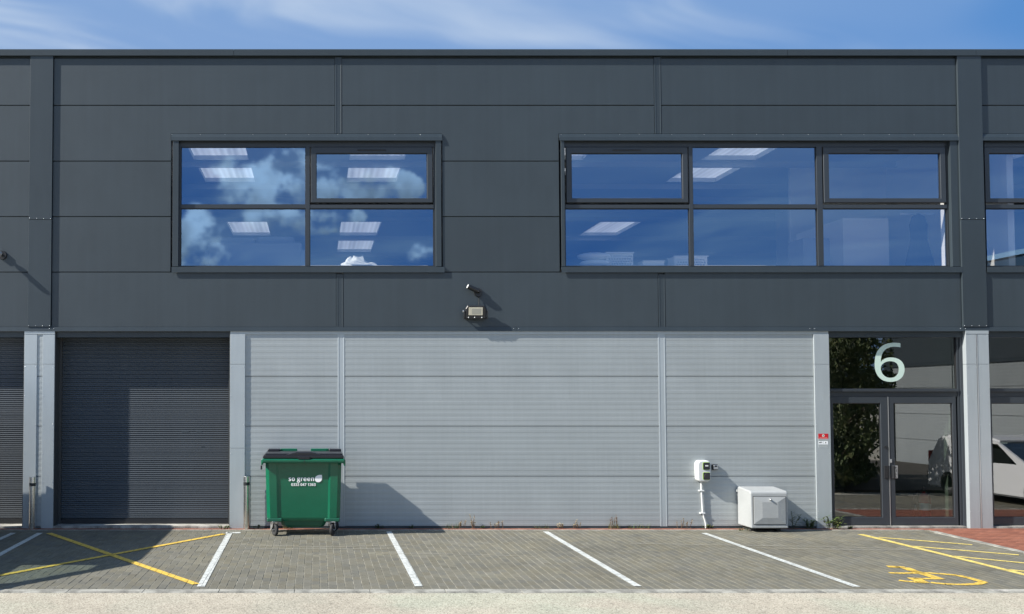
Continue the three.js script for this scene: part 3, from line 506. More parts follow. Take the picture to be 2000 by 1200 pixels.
// ---- rooms behind the glass
const yFl = YY(585), yCe = 7.55, zB = -20;
{
  part('floor_slab', box(xBL, xBR, yFl - 0.2, yFl, zB, -0.145), M.floorIn, B);
  part('back_wall', box(xBL, xBR, 0, yTop - .1, zB - 0.3, zB), M.interior, B);
  part('side_wall', box(xBL - .2, xBL, 0, yTop - .05, zB - .3, -0.0), M.interior, B); part('side_wall', box(xBR, xBR + .2, 0, yTop - .05, zB - .3, 0), M.interior, B);
  part('inner_lining', [box(xBL, w1.x0, yFl, yCe, -.24, -.145), box(w1.x1, w2.x0, yFl, yCe, -.24, -.145), box(w1.x0, w1.x1, yFl, YY(524), -.24, -.145), box(w2.x0, w2.x1, yFl, YY(524), -.24, -.145), box(w3.x0, w3.x1, yFl, YY(524), -.24, -.145), box(w1.x0, w1.x1, YY(270), yCe, -.24, -.145), box(w2.x0, w2.x1, YY(270), yCe, -.24, -.145), box(w3.x0, w3.x1, YY(270), yCe, -.24, -.145), box(w2.x1, w3.x0, yFl, yCe, -.24, -.145), box(w3.x1, xBR, yFl, yCe, -.24, -.145)], M.interior, B);
  const cxs = [-5.6, -2.1, 1.3, 5.2, 9.0, 14.6], zs = [[-2.2, -3.4], [-4.0, -5.5], [-10.4, -13.0], [-13.9, -16.4]], holes = [];
  for (const x of cxs) zs.forEach(([a, b], k) => { if (k === 3 && x !== 1.3) return; if (k === 2 && x > 12) return; holes.push([x - .6, x + .6, b, a]); });
  const g = new THREE.ExtrudeGeometry(shapeOf(rect(xBL, xBR, zB, -0.145), holes.map(h => rect(...h).reverse())), { depth: 0.1, bevelEnabled: false });
  g.rotateX(Math.PI / 2); g.translate(0, yCe + .1, 0);
  part('roof_deck', g, M.ceiling, B);
  for (const h of holes) part('rooflight', box(h[0] - .05, h[1] + .05, yCe + .105, yCe + .12, h[2] - .05, h[3] + .05), M.rooflight, B);
  for (const z of [-0.5, -1.55, -3.52, -5.7, -7.2, -8.6, -9.9, -13.15, -16.6, -18.2]) part('purlin', extr('x', [[yCe, z - .04], [yCe - .14, z - .04], [yCe - .14, z + .04], [yCe - .13, z + .04], [yCe - .13, z - .03], [yCe, z - .03]], xBL, xBR), M.ceiling, B);
  part('partition', box(12.75, 12.87, yFl, yCe, -9, -0.245), M.interior, B); part('partition', box(10.6, 12.75, yFl, yCe, -4.0, -3.9), M.interior, B);
  part('stair_box', box(10.35, 11.25, yFl, YY(398), -3.2, -1.4), M.interior, B);
  // lobby behind the entrance
  const a = XL(1600), b = XL(1884) + .05;
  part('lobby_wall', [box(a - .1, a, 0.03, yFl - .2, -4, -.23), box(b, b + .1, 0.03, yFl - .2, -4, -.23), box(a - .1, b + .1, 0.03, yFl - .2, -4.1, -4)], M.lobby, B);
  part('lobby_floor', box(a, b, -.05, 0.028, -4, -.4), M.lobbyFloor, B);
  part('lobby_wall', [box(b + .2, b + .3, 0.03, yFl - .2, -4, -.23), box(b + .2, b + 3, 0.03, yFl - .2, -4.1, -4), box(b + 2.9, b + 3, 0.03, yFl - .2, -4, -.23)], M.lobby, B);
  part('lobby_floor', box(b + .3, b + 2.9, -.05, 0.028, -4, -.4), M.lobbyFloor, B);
  part('service_wall', [box(xBL, a - .1, 0, yFl - .2, -0.6, -0.5)], M.interior, B);
}

// ================================================================ things on and by the wall
{ // green waste bin
  const zb = 0.2, dep = 0.86, cx = (592.5 - CX) / FOC * (DIST - zb - dep), o = thing('waste_bin', 'large green four-wheeled waste bin with a black lid standing against the silver wall', 'bin', [cx, 0, zb + dep / 2]);
  const lvl = (y, w, d, inset) => { // plan outline with the middle of the front and back set back between corner columns
    const a = w / 2, b = d / 2, c = 0.09, k = a * 0.66, s = 0.035, r = 0.06;
    return [[-a, -b + r], [-a + r, -b], [-k - s, -b], [-k, -b + inset], [k, -b + inset], [k + s, -b], [a - r, -b], [a, -b + r], [a, b - r], [a - r, b], [k + s, b], [k, b - inset], [-k, b - inset], [-k - s, b], [-a + r, b], [-a, b - r]].map(p => [p[0], y, p[1]]); };
  const loft = rings => { const v = [], n = rings[0].length; for (let i = 0; i + 1 < rings.length; i++) for (let j = 0; j < n; j++) { const A = rings[i][j], Bq = rings[i][(j + 1) % n], C = rings[i + 1][(j + 1) % n], D = rings[i + 1][j]; v.push(...A, ...C, ...Bq, ...A, ...D, ...C); }
    const cap = (R, up) => { const c = [0, R[0][1], 0]; for (let j = 0; j < n; j++) up ? v.push(...c, ...R[(j + 1) % n], ...R[j]) : v.push(...c, ...R[j], ...R[(j + 1) % n]); }; cap(rings[0], false); cap(rings[rings.length - 1], true);
    const g = new THREE.BufferGeometry(); g.setAttribute('position', new THREE.Float32BufferAttribute(v, 3)); g.computeVertexNormals(); return g; };
  const H1 = 1.235, H0 = 0.275;
  part('body', loft([lvl(H0 - .03, 1.14, .58, .012), lvl(H0, 1.22, .63, .016), lvl(H0 + .03, 1.245, .65, .018), lvl(0.8, 1.275, .68, .018), lvl(H1, 1.295, .71, .016)]), M.green, o);
  part('underbody', loft([lvl(0.13, .66, .42, 0), lvl(0.17, .74, .48, 0), lvl(H0, .82, .54, 0)]), M.greenDeep, o);
  part('wheel_housing', [rbox(-.62, -.36, .235, .30, -.33, .33, .02), rbox(.36, .62, .235, .30, -.33, .33, .02)], M.greenDeep, o);
  for (const x of [-.33, -.15, .02, .2, .36, .5]) part('rim_rib', box(x - .004, x + .004, H1 - .1, H1, .28, .352), M.green, o);
  part('rim', [rbox(-.705, .705, H1, H1 + .075, -.43, .43, .02, 3), rbox(-.715, -.685, H1 - .03, H1 + .06, -.4, .42, .012), rbox(.685, .715, H1 - .045, H1 + .06, -.4, .42, .012)], M.green, o);
  part('rim_bead', rbox(-.69, .69, H1 + .028, H1 + .042, .425, .436, .005, 1), M.green, o); part('rim_hole', cyl(.011, .011, .01, 10).rotateX(Math.PI / 2).translate(0.02, H1 + .035, .435), M.black, o);
  part('side_grip', rbox(-.735, -.708, H1 - .12, H1 - .05, .2, .26, .008), M.black, o);
  const lid = part('lid', [rbox(-.685, .685, H1 + .078, H1 + .135, -.42, .425, .018, 3), rbox(-.66, .66, H1 + .125, H1 + .165, -.40, .38, .03, 3)], M.lid, o);
  part('lid_handle', panel([[-.30, H1 + .135], [-.2, H1 + .175], [-.12, H1 + .19], [.12, H1 + .19], [.2, H1 + .175], [.30, H1 + .135]], .41, .16, .015), M.lid, lid);
  part('lid_tongue', rbox(-.09, .11, H1 + .07, H1 + .12, .42, .437, .006), M.lid, lid);
  part('hinge_block', rbox(-.64, -.42, H1 + .12, H1 + .205, -.43, -.25, .02), M.lid, o); part('hinge_block', rbox(.44, .66, H1 + .12, H1 + .205, -.43, -.25, .02), M.lid, o);
  part('hinge_bar', [rbox(-.42, -.12, H1 + .13, H1 + .205, -.43, -.38, .01), rbox(.12, .44, H1 + .13, H1 + .205, -.43, -.38, .01), rbox(-.41, -.37, H1 + .05, H1 + .20, -.43, -.38, .01), rbox(.39, .43, H1 + .05, H1 + .20, -.43, -.38, .01)], M.green, o);
  const slope = Math.atan2((.71 - .65) / 2, H1 - H0); 
  const front = y => .68 / 2 - .018 + (y - .8) * ((.71 - .65) / 2) / (H1 - H0) + .004;
  const pr = (name, g, x, y) => { const m = part(name, g, M.print, o); m.position.set(x, y, front(y)); m.rotation.x = -slope; return m; };
  pr('lettering', text('so green', font, 0.078), -.035, .945); pr('lettering', text('0333 047 1363', font, 0.046), .0, .868);
  const leaf = new THREE.Shape(); leaf.moveTo(.06, .07); leaf.bezierCurveTo(-.02, .07, -.062, .04, -.06, -.01); leaf.bezierCurveTo(-.058, -.06, .02, -.075, .05, -.03); leaf.bezierCurveTo(.07, 0, .06, .04, .06, .07);
  const eye = new THREE.Path(); eye.absellipse(.0, -.012, .03, .022, 0, 6.283, true); leaf.holes.push(eye);
  pr('leaf_emblem', new THREE.ExtrudeGeometry(leaf, { depth: .002, bevelEnabled: false }), .255, .965); pr('leaf_emblem', new THREE.ExtrudeGeometry(shapeOf([[-.02, -.02], [.018, -.012], [.004, .004]]), { depth: .002, bevelEnabled: false }), .255, .962);
  for (const [x, z, t] of [[-.5, .27, .5], [.5, .27, -.28], [-.5, -.27, .2], [.5, -.27, .9]]) {
    const c = new THREE.Group(); c.name = 'caster'; c.position.set(x, 0, z); c.rotation.y = t; o.add(c);
    const tyre = new THREE.LatheGeometry([[.045, -.024], [.082, -.026], [.097, -.02], [.1, -.008], [.1, .008], [.097, .02], [.082, .026], [.045, .024], [.045, -.024]].map(p => new THREE.Vector2(...p)), 28); tyre.rotateZ(Math.PI / 2); tyre.translate(0, .1, .035);
    part('tyre', tyre, M.rubber, c); part('hub', cyl(.046, .046, .04, 20).rotateZ(Math.PI / 2).translate(0, .1, .035), M.black, c);
    part('fork', [...[-1, 1].map(s => panel([[-.05, .235], [.05, .235], [.05, .19], [.055, .10], [.04, .085], [.022, .09], [-.03, .16]], s > 0 ? .044 : -.038, .006, .001).rotateY(Math.PI / 2)), rbox(-.06, .06, .228, .24, -.06, .06, .004, 1), cyl(.012, .012, .09, 10).rotateZ(Math.PI / 2).translate(0, .1, .035)], M.zinc, c);
  }
}
function bollard(px, z, y0, label) {
  const x = (px - CX) / FOC * (DIST - z), o = thing('bollard', label, 'bollard', [x, 0, z], 0, 'steel bollards'), h = YY(y0, z), r = 0.056;
  part('post', new THREE.LatheGeometry([[0, -.05], [r, -.05], [r, h - .006], [r - .006, h], [0, h]].map(p => new THREE.Vector2(...p)), 32), M.steel, o);
  part('black_band', cyl(r + .0015, r + .0015, .055, 32).translate(0, h - .135, 0), M.black, o);
}
bollard(482, 0.13, 930.5, 'round stainless steel bollard between the roller shutter and the green bin');
bollard(65.2, 0.13, 932, 'round stainless steel bollard before the silver pillar between two roller shutters');
{ // floodlight
  const z0 = 0.012, c = W(930, 609, 0.16), o = thing('floodlight', 'black floodlight with a pale reflector fixed above the silver wall', 'floodlight', [c.x, c.y, z0]);
  const h = new THREE.Group(); h.name = 'lamp_head'; h.position.set(0, 0, .105); h.rotation.x = 0.18; o.add(h);
  part('housing', panel([[-.185, -.125], [.185, -.125], [.185, .06], [.15, .115], [-.15, .115], [-.185, .06]], .03, .05, .012), M.black, h);
  part('cooling_back', rbox(-.14, .14, -.09, .09, -.07, -.02, .02), M.black, h);
  const le = part('reflector', panel(rect(-.128, .122, -.058, .082), .034, .004, .002), M.lens, h); part('led_plate', panel(rect(-.08, .08, -.03, .06), .036, .004, .001), M.lensIn, h);
  for (const x of [-.13, -.02, .11]) part('sensor_dot', new THREE.SphereGeometry(.011, 8, 6).translate(x, -.1, .03), M.white, h);
  part('bracket', [rbox(-.215, -.198, -.13, .03, -.02, .03, .006), rbox(.198, .215, -.13, .03, -.02, .03, .006), cyl(.016, .016, .43, 10).rotateZ(Math.PI / 2)], M.black, h); part('bracket_knob', cyl(.022, .022, .02, 12).rotateZ(Math.PI / 2).translate(-.222, .01, 0), M.zinc, h);
  part('wall_bracket', [rbox(-.2, .2, -.11, -.085, -.012, .02, .006), tube([[-.2, -.1, .01], [-.207, -.1, .1]], .011), tube([[.2, -.1, .01], [.207, -.1, .1]], .011)], M.black, o);
}
function securityCamera(px, py, label, tip, cable) {
  const c = W(px, py, 0.06), o = thing('security_camera', label, 'camera', [c.x, c.y, 0.0], 0);
  part('mount', cyl(.075, .08, .045, 20).rotateX(Math.PI / 2).translate(0, 0, .022), M.black, o);
  part('arm', tube([[0, 0, .03], [0, .01, .1], tip.map(v => v * .4)], .024), M.black, o);
  const a = new THREE.Vector3(...tip), dir = a.clone().sub(new THREE.Vector3(0, 0.01, .1)).normalize(), g = cyl(.042, .046, .2, 20).applyQuaternion(new THREE.Quaternion().setFromUnitVectors(new THREE.Vector3(0, 1, 0), dir)).translate(tip[0] * .7, tip[1] * .7 + .005, tip[2] * .7);
  part('barrel', g, cable ? M.black : M.zinc, o);
  const lg = cyl(.038, .038, .012, 20).applyQuaternion(new THREE.Quaternion().setFromUnitVectors(new THREE.Vector3(0, 1, 0), dir)).translate(tip[0] * .7 + dir.x * .1, tip[1] * .7 + .005 + dir.y * .1, tip[2] * .7 + dir.z * .1);
  part('lens', lg, cable ? M.white : M.black, o);
  if (cable) part('cable', tube([[.01, -.05, .02], [.012, -.16, .03], [.0, -.26, .04], [.0, -.30, .02]], .007, 6, 14), M.rubber, o);
}
securityCamera(935, 571, 'small black wall camera mounted just above the floodlight', [-.16, .08, .13], true);
securityCamera(3, 498, 'bullet shaped grey security camera on the dark panels beside the pilaster', [-.09, .02, .26], false);
{ // charger
  const x0 = XL(1359, .06), x1 = XL(1385.5, .06), y0 = YY(941, .06), y1 = YY(899.5, .06), o = thing('vehicle_charger', 'white rounded electric vehicle charger with two black lime-ringed sockets on the silver wall', 'charger', [(x0 + x1) / 2, y0, ZS]);
  const w = (x1 - x0) / 2, h = y1 - y0;
  const sh = new THREE.Shape(); sh.moveTo(-w * .55, 0); sh.lineTo(w * .55, 0); sh.quadraticCurveTo(w * .95, h * .04, w * .97, h * .2); sh.lineTo(w, h * .75); sh.quadraticCurveTo(w, h * .98, w * .45, h); sh.lineTo(-w * .45, h); sh.quadraticCurveTo(-w, h * .98, -w, h * .75); sh.lineTo(-w * .97, h * .2); sh.quadraticCurveTo(-w * .95, h * .04, -w * .55, 0);
  const g = new THREE.ExtrudeGeometry(sh, { depth: .11, bevelEnabled: true, bevelSize: .025, bevelThickness: .03, bevelOffset: -.025, bevelSegments: 4, curveSegments: 10 }); part('housing', g, M.white, o);
  const rs = (cx, cy, a, b, r) => { const s = new THREE.Shape(); s.moveTo(cx - a + r, cy - b); s.lineTo(cx + a - r, cy - b); s.quadraticCurveTo(cx + a, cy - b, cx + a, cy - b + r); s.lineTo(cx + a, cy + b - r); s.quadraticCurveTo(cx + a, cy + b, cx + a - r, cy + b); s.lineTo(cx - a + r, cy + b); s.quadraticCurveTo(cx - a, cy + b, cx - a, cy + b - r); s.lineTo(cx - a, cy - b + r); s.quadraticCurveTo(cx - a, cy - b, cx - a + r, cy - b); return s; };
  const ex = (s, z, d, b) => new THREE.ExtrudeGeometry(s, { depth: d, bevelEnabled: true, bevelSize: b, bevelThickness: b, bevelOffset: -b, bevelSegments: 2, curveSegments: 8 }).translate(0, 0, z);
  for (const [cy, k] of [[h * .74, 0], [h * .27, 1]]) { part('lime_ring', ex(rs(w * .28, cy, w * .53, h * .178, .025), .13, .012, .004), M.lime, o); part('socket_panel', ex(rs(w * .285, cy, w * .49, h * .164, .022), .136, .014, .004), M.black, o); if (k) part('socket_cap', cyl(.05, .052, .03, 20).rotateX(Math.PI / 2).translate(w * .32, cy, .16), M.rubber, o); else part('status_lamp', ex(rs(w * .3, cy + .005, .028, .012, .008), .152, .003, .001), M.white, o); }
}
{ // white cable pipe
  const z = ZS + .028, p = (x, y) => { const q = W(x, y, z); return [q.x, q.y, z]; }, o = thing('cable_conduit', 'thin white cable pipe running from the charger down to the ground', 'conduit', [0, 0, 0]);
  part('pipe', tube([p(1370, 940), p(1370.5, 960), p(1372, 985), p(1373, 1002), p(1375, 1010), p(1378.5, 1022), p(1379.5, 1034)], .0165, 8, 50), M.white, o);
  for (const [x, y] of [[1370.5, 959], [1372.5, 1003]]) { const q = p(x, y); part('clip', rbox(q[0] - .045, q[0] + .045, q[1] - .012, q[1] + .012, ZS - .005, z + .021, .005), M.white, o); }
}
{ const a = W(1391.5, 918.5, .02), b = W(1402, 907.5, .02), o = thing('key_safe', 'tiny black and silver key safe on the silver wall right of the charger', 'key safe', [(a.x + b.x) / 2, a.y, ZS]); const w = (b.x - a.x) / 2, h = b.y - a.y; part('case', rbox(-w, w, 0, h, 0, .05, .01), M.black, o); part('face', rbox(-w * .62, w * .92, .012, h - .012, .04, .056, .006), M.zinc, o); part('shutter_slot', rbox(-w * .3, w * .6, h * .55, h * .82, .05, .06, .003, 1), M.black, o); }
{ // grey storage box
  const zf = .55, x0 = (1463 - CX) / FOC * (DIST - zf), x1 = (1536 - CX) / FOC * (DIST - zf), yb = .07, yt = YY(958, zf) + .02, o = thing('storage_box', 'low grey moulded plastic cabinet with a framed door standing against the silver wall', 'cabinet', [(x0 + x1) / 2, 0, 0]), w = (x1 - x0) / 2;
  const s = new THREE.Shape(), zb = .03, sl = .045; s.moveTo(zb, yb); s.lineTo(zf - .02, yb); s.quadraticCurveTo(zf, yb, zf, yb + .02); s.lineTo(zf - .01, yt - .09); s.quadraticCurveTo(zf - .012, yt - .045, zf - .06, yt - .035); s.lineTo(zb + .03, yt); s.lineTo(zb, yt - .02); s.lineTo(zb, yb);
  const g = new THREE.ExtrudeGeometry(s, { depth: 2 * w - .05, bevelEnabled: true, bevelSize: .022, bevelThickness: .025, bevelOffset: -.022, bevelSegments: 4, curveSegments: 8 }); g.translate(0, 0, -w + .025); g.rotateY(-Math.PI / 2); part('casing', g, M.grit, o);
  part('hinge_lug', rbox(-w - .015, -w + .02, yt - .1, yt - .06, .02, .06, .005), M.grit, o);
  const dy0 = yb + .075, dy1 = yt - .135, dx = w - .05, door = part('door', panel(rect(-dx, dx, dy0, dy1), zf + .012, .02, .004), M.grit, o);
  const v = [], q = (a, b, c, d) => v.push(...a, ...b, ...c, ...a, ...c, ...d), O = [[-dx + .01, dy0 + .01], [dx - .01, dy0 + .01], [dx - .01, dy1 - .01], [-dx + .01, dy1 - .01]], I = [[-dx + .14, dy0 + .11], [dx - .14, dy0 + .11], [dx - .14, dy1 - .09], [-dx + .14, dy1 - .09]];
  for (let i = 0; i < 4; i++) { const j = (i + 1) % 4; q([...O[i], zf + .0125], [...O[j], zf + .0125], [...I[j], zf + .03], [...I[i], zf + .03]); } q([...I[0], zf + .03], [...I[1], zf + .03], [...I[2], zf + .03], [...I[3], zf + .03]);
  const bg = new THREE.BufferGeometry(); bg.setAttribute('position', new THREE.Float32BufferAttribute(v, 3)); bg.computeVertexNormals(); part('raised_field', bg, M.grit, door);
  part('door_gap', [box(-dx - .008, dx + .008, dy0 - .008, dy1 + .008, zf - .02, zf + .0035)], M.gasket, o);
  part('lock_knob', [cyl(.016, .018, .03, 14).rotateX(Math.PI / 2).translate(0, dy1 - .045, zf + .03), new THREE.SphereGeometry(.017, 12, 8).translate(0, dy1 - .045, zf + .045)], M.zinc, door);
  part('foot', [rbox(-w + .06, -w + .14, 0, yb + .01, .08, .4, .01), rbox(w - .14, w - .06, 0, yb + .01, .08, .4, .01)], M.rubber, o);
}
{ // alarm notice on the trim beside the door
  const a = W(1599.3, 874.5, .016), b = W(1618, 847.5, .016), o = thing('warning_sign', 'small red and grey security notice stuck on the silver trim beside the door', 'sign', [(a.x + b.x) / 2, a.y, .0162]), w = b.x - a.x, h = b.y - a.y;
  const c = document.createElement('canvas'); c.width = 256; c.height = 360; const x = c.getContext('2d');
  x.fillStyle = '#b9bfc0'; x.fillRect(0, 0, 256, 360); x.fillStyle = '#c01222'; x.fillRect(0, 0, 256, 132); x.fillStyle = '#d8d0c4'; x.beginPath(); x.arc(128, 52, 34, 0, 7); x.fill(); x.fillStyle = '#5fa19a'; x.beginPath(); x.arc(132, 54, 20, 0, 7); x.fill(); x.fillStyle = '#e9b9a8'; for (let i = 0; i < 22; i++) x.fillRect(26 + i * 9.4, 98 + (i % 3), 6, 11);
  x.fillStyle = '#5c6664'; for (let i = 0; i < 8; i++) x.fillRect(8 + i * 30, 150, 22, 30); x.fillStyle = '#eceeee'; x.fillRect(6, 196, 112, 82); x.fillRect(132, 196, 112, 82); x.fillStyle = '#2c3434'; x.fillRect(22, 214, 76, 20); x.fillRect(14, 232, 36, 14); x.beginPath(); x.arc(188, 232, 16, 0, 7); x.fill(); x.fillStyle = '#777f7f'; x.fillRect(22, 264, 80, 7); x.fillRect(148, 264, 80, 7); x.fillStyle = '#69716f'; for (let i = 0; i < 11; i++) { x.fillRect(8 + i * 22, 292, 14, 22); x.fillRect(10 + i * 22, 324, 13, 18); }
  const t = new THREE.CanvasTexture(c); t.colorSpace = THREE.SRGBColorSpace;
  const m = mat(1, 1, 1, .5, { map: t }), g = new THREE.BoxGeometry(w, h, .003).translate(0, h / 2, .0015); const mesh = new THREE.Mesh(g, m); mesh.name = 'notice_plate'; mesh.castShadow = mesh.receiveShadow = true; o.add(mesh);
}
// ---- weeds along the foot of the wall
function blade(h, w, lean, turn, x = 0, z = 0, curl = .4) { const v = [], n = 3, P3 = []; for (let i = 0; i <= n; i++) { const t = i / n, o = lean * h * t * (1 - curl + curl * t), ww = w * (1 - t * .9) / 2; P3.push([[-ww, h * t, o], [ww, h * t, o]]); } for (let i = 0; i < n; i++) { const [a, b] = P3[i], [c, d] = P3[i + 1]; v.push(...a, ...b, ...d, ...a, ...d, ...c); } const g = new THREE.BufferGeometry(); g.setAttribute('position', new THREE.Float32BufferAttribute(v, 3)); g.computeVertexNormals(); g.rotateY(turn); g.translate(x, 0, z); return g; }
function leafGeo(l, w, pos, turn, tilt) { const v = [], n = 4, R = []; for (let i = 0; i <= n; i++) { const t = i / n, ww = w / 2 * Math.sin(Math.PI * Math.min(.98, t * .92 + .06)); R.push([[-ww, -.25 * l * t * t + .02 * l, l * t], [0, -.25 * l * t * t, l * t], [ww, -.25 * l * t * t + .02 * l, l * t]]); } for (let i = 0; i < n; i++) for (let k = 0; k < 2; k++) { const a = R[i][k], b = R[i][k + 1], c = R[i + 1][k + 1], d = R[i + 1][k]; v.push(...a, ...b, ...c, ...a, ...c, ...d); } const g = new THREE.BufferGeometry(); g.setAttribute('position', new THREE.Float32BufferAttribute(v, 3)); g.computeVertexNormals(); g.rotateX(-tilt); g.rotateY(turn); g.translate(...pos); return g; }
function weed(px, kind, h, wd, label, z = 0.055, mats) {
  h *= 1.25;
  const x = (px - CX) / FOC * (DIST - z), o = thing(kind === 'grass' ? 'grass_tuft' : kind === 'dry' ? 'dry_weed' : 'leafy_weed', label, 'weed', [x, 0, z], 0, 'weeds along the foot of the wall');
  const zmin = -z + ZS + .012;
  if (kind === 'grass') { const A = [], Bq = []; for (let i = 0; i < 46; i++) { const bx = rr(-wd, wd), g = blade(h * rr(.35, 1), .007, rr(.1, .8), rr(-1.9, 1.9), bx, rr(zmin * .3, .03)); (rnd() < .6 ? A : Bq).push(g); } part('blades', A, mats?.[0] ?? M.leafA, o); part('dry_blades', Bq, mats?.[1] ?? M.dry, o); }
  if (kind === 'dry') { const S = [], L = []; for (let i = 0; i < 7; i++) { const bx = rr(-wd, wd), hh = h * rr(.45, 1), lx = rr(-.25, .25) * hh; S.push(tube([[bx, 0, 0], [bx + lx * .4, hh * .5, rr(-.01, .02)], [bx + lx, hh, rr(-.01, .03)]], .0035, 5, 6)); for (let k = 0; k < 9; k++) { const t = rr(.3, 1); L.push(leafGeo(rr(.02, .045), rr(.01, .018), [bx + lx * t, hh * t, .01], rr(-3.1, 3.1), rr(.2, 1.2))); } } part('stems', S, mats?.[0] ?? M.dryRed, o); part('seed_heads', L, mats?.[1] ?? M.dry, o); }
  if (kind === 'leafy') { const S = [], L = [], L2 = []; const ns = Math.max(3, Math.round(wd * 60)); for (let i = 0; i < ns; i++) { const bx = rr(-wd, wd) * .5, hh = h * rr(.5, 1), lx = rr(-.5, .5) * hh + bx * .6; S.push(tube([[bx, 0, 0], [bx + lx * .4, hh * .6, .02], [bx + lx, hh, rr(.01, .06)]], .004, 5, 6)); for (let k = 0; k < 10; k++) { const t = rr(.15, 1); (rnd() < .6 ? L : L2).push(leafGeo(rr(.05, .1) * Math.min(1.3, h / .2), rr(.016, .034), [bx + lx * t, hh * t, .02 * t], rr(-2.4, 2.4), rr(-.1, .9))); } } part('stems', S, M.leafB, o); part('leaves', L, mats?.[0] ?? M.leafA, o); part('pale_leaves', L2, mats?.[1] ?? M.leafB, o); }
}
weed(437, 'leafy', .06, .16, 'low yellow-green weed spreading at the right end of the roller shutter sill', .11, [M.leafY, M.leafA]);
weed(503, 'leafy', .07, .06, 'small dark weed at the wall between the steel bollard and the green bin', .05, [M.leafB, M.leafB]);
weed(564, 'grass', .09, .1, 'grass tuft at the wall seen beneath the green bin', .05);
weed(742, 'leafy', .07, .1, 'dark low weed at the wall in the shadow of the green bin', .05, [M.leafB, M.leafB]);
weed(803, 'leafy', .06, .05, 'tiny weed near the far tip of the shadow of the bin', .05, [M.leafB, M.leafB]);
weed(882, 'grass', .11, .14, 'green and straw grass tuft just past the bin shadow at the wall foot', .05);
weed(902, 'dry', .13, .08, 'pale dry stems beside the grass tuft past the bin shadow', .05);
weed(923, 'dry', .2, .02, 'single tall pale dry stalk at the silver wall past the bin shadow', .05);
weed(940, 'leafy', .06, .05, 'tiny dark leafy weed beside the tall pale stalk', .05, [M.leafB, M.leafA]);
weed(970, 'dry', .11, .12, 'sparse row of bleached dry stalks between the pale stalk and the mixed tuft', .05);
weed(1056, 'grass', .08, .16, 'short mixed grass tuft just behind the middle bay line', .05, [M.leafB, M.dry]);
weed(1092, 'dry', .07, .06, 'small dry tuft just right of the middle bay line end', .05);
weed(1126, 'dry', .12, .08, 'pinkish dry weed with two seed heads at the wall foot', .05, [M.dryRed, M.dry]);
weed(1195, 'dry', .24, .08, 'tall dry reddish weed standing on its own at the silver wall', .05, [M.dryRed, M.dryRed]);
weed(1196, 'grass', .12, .1, 'green grass round the base of the tall reddish dry weed', .06, [M.leafY, M.dry]);
weed(1246, 'grass', .1, .2, 'wide green grass tuft just left of the wall cover strip near the charger', .05, [M.leafA, M.leafY]);
weed(1332, 'dry', .15, .13, 'dry brown weed at the wall left of the charger pipe', .05, [M.dryRed, M.dry]);
weed(1378, 'leafy', .06, .14, 'broad green weed at the foot of the white charger pipe', .07, [M.leafY, M.leafA]);
weed(1449, 'grass', .06, .1, 'short grass under the left corner of the grey cabinet', .35, [M.leafB, M.dry]);
weed(1544, 'leafy', .26, .05, 'dark upright leafy weed right against the side of the grey cabinet', .12, [M.leafB, M.leafB]);
weed(1578, 'leafy', .15, .14, 'straggly green weed between the grey cabinet and the door trim', .07, [M.leafA, M.leafB]);
weed(1622, 'leafy', .19, .2, 'bushy green weed growing at the left foot of the entrance door', .12, [M.leafA, M.leafY]);
weed(1652, 'leafy', .05, .08, 'small dark seedlings along the door threshold', .1, [M.leafB, M.leafA]);

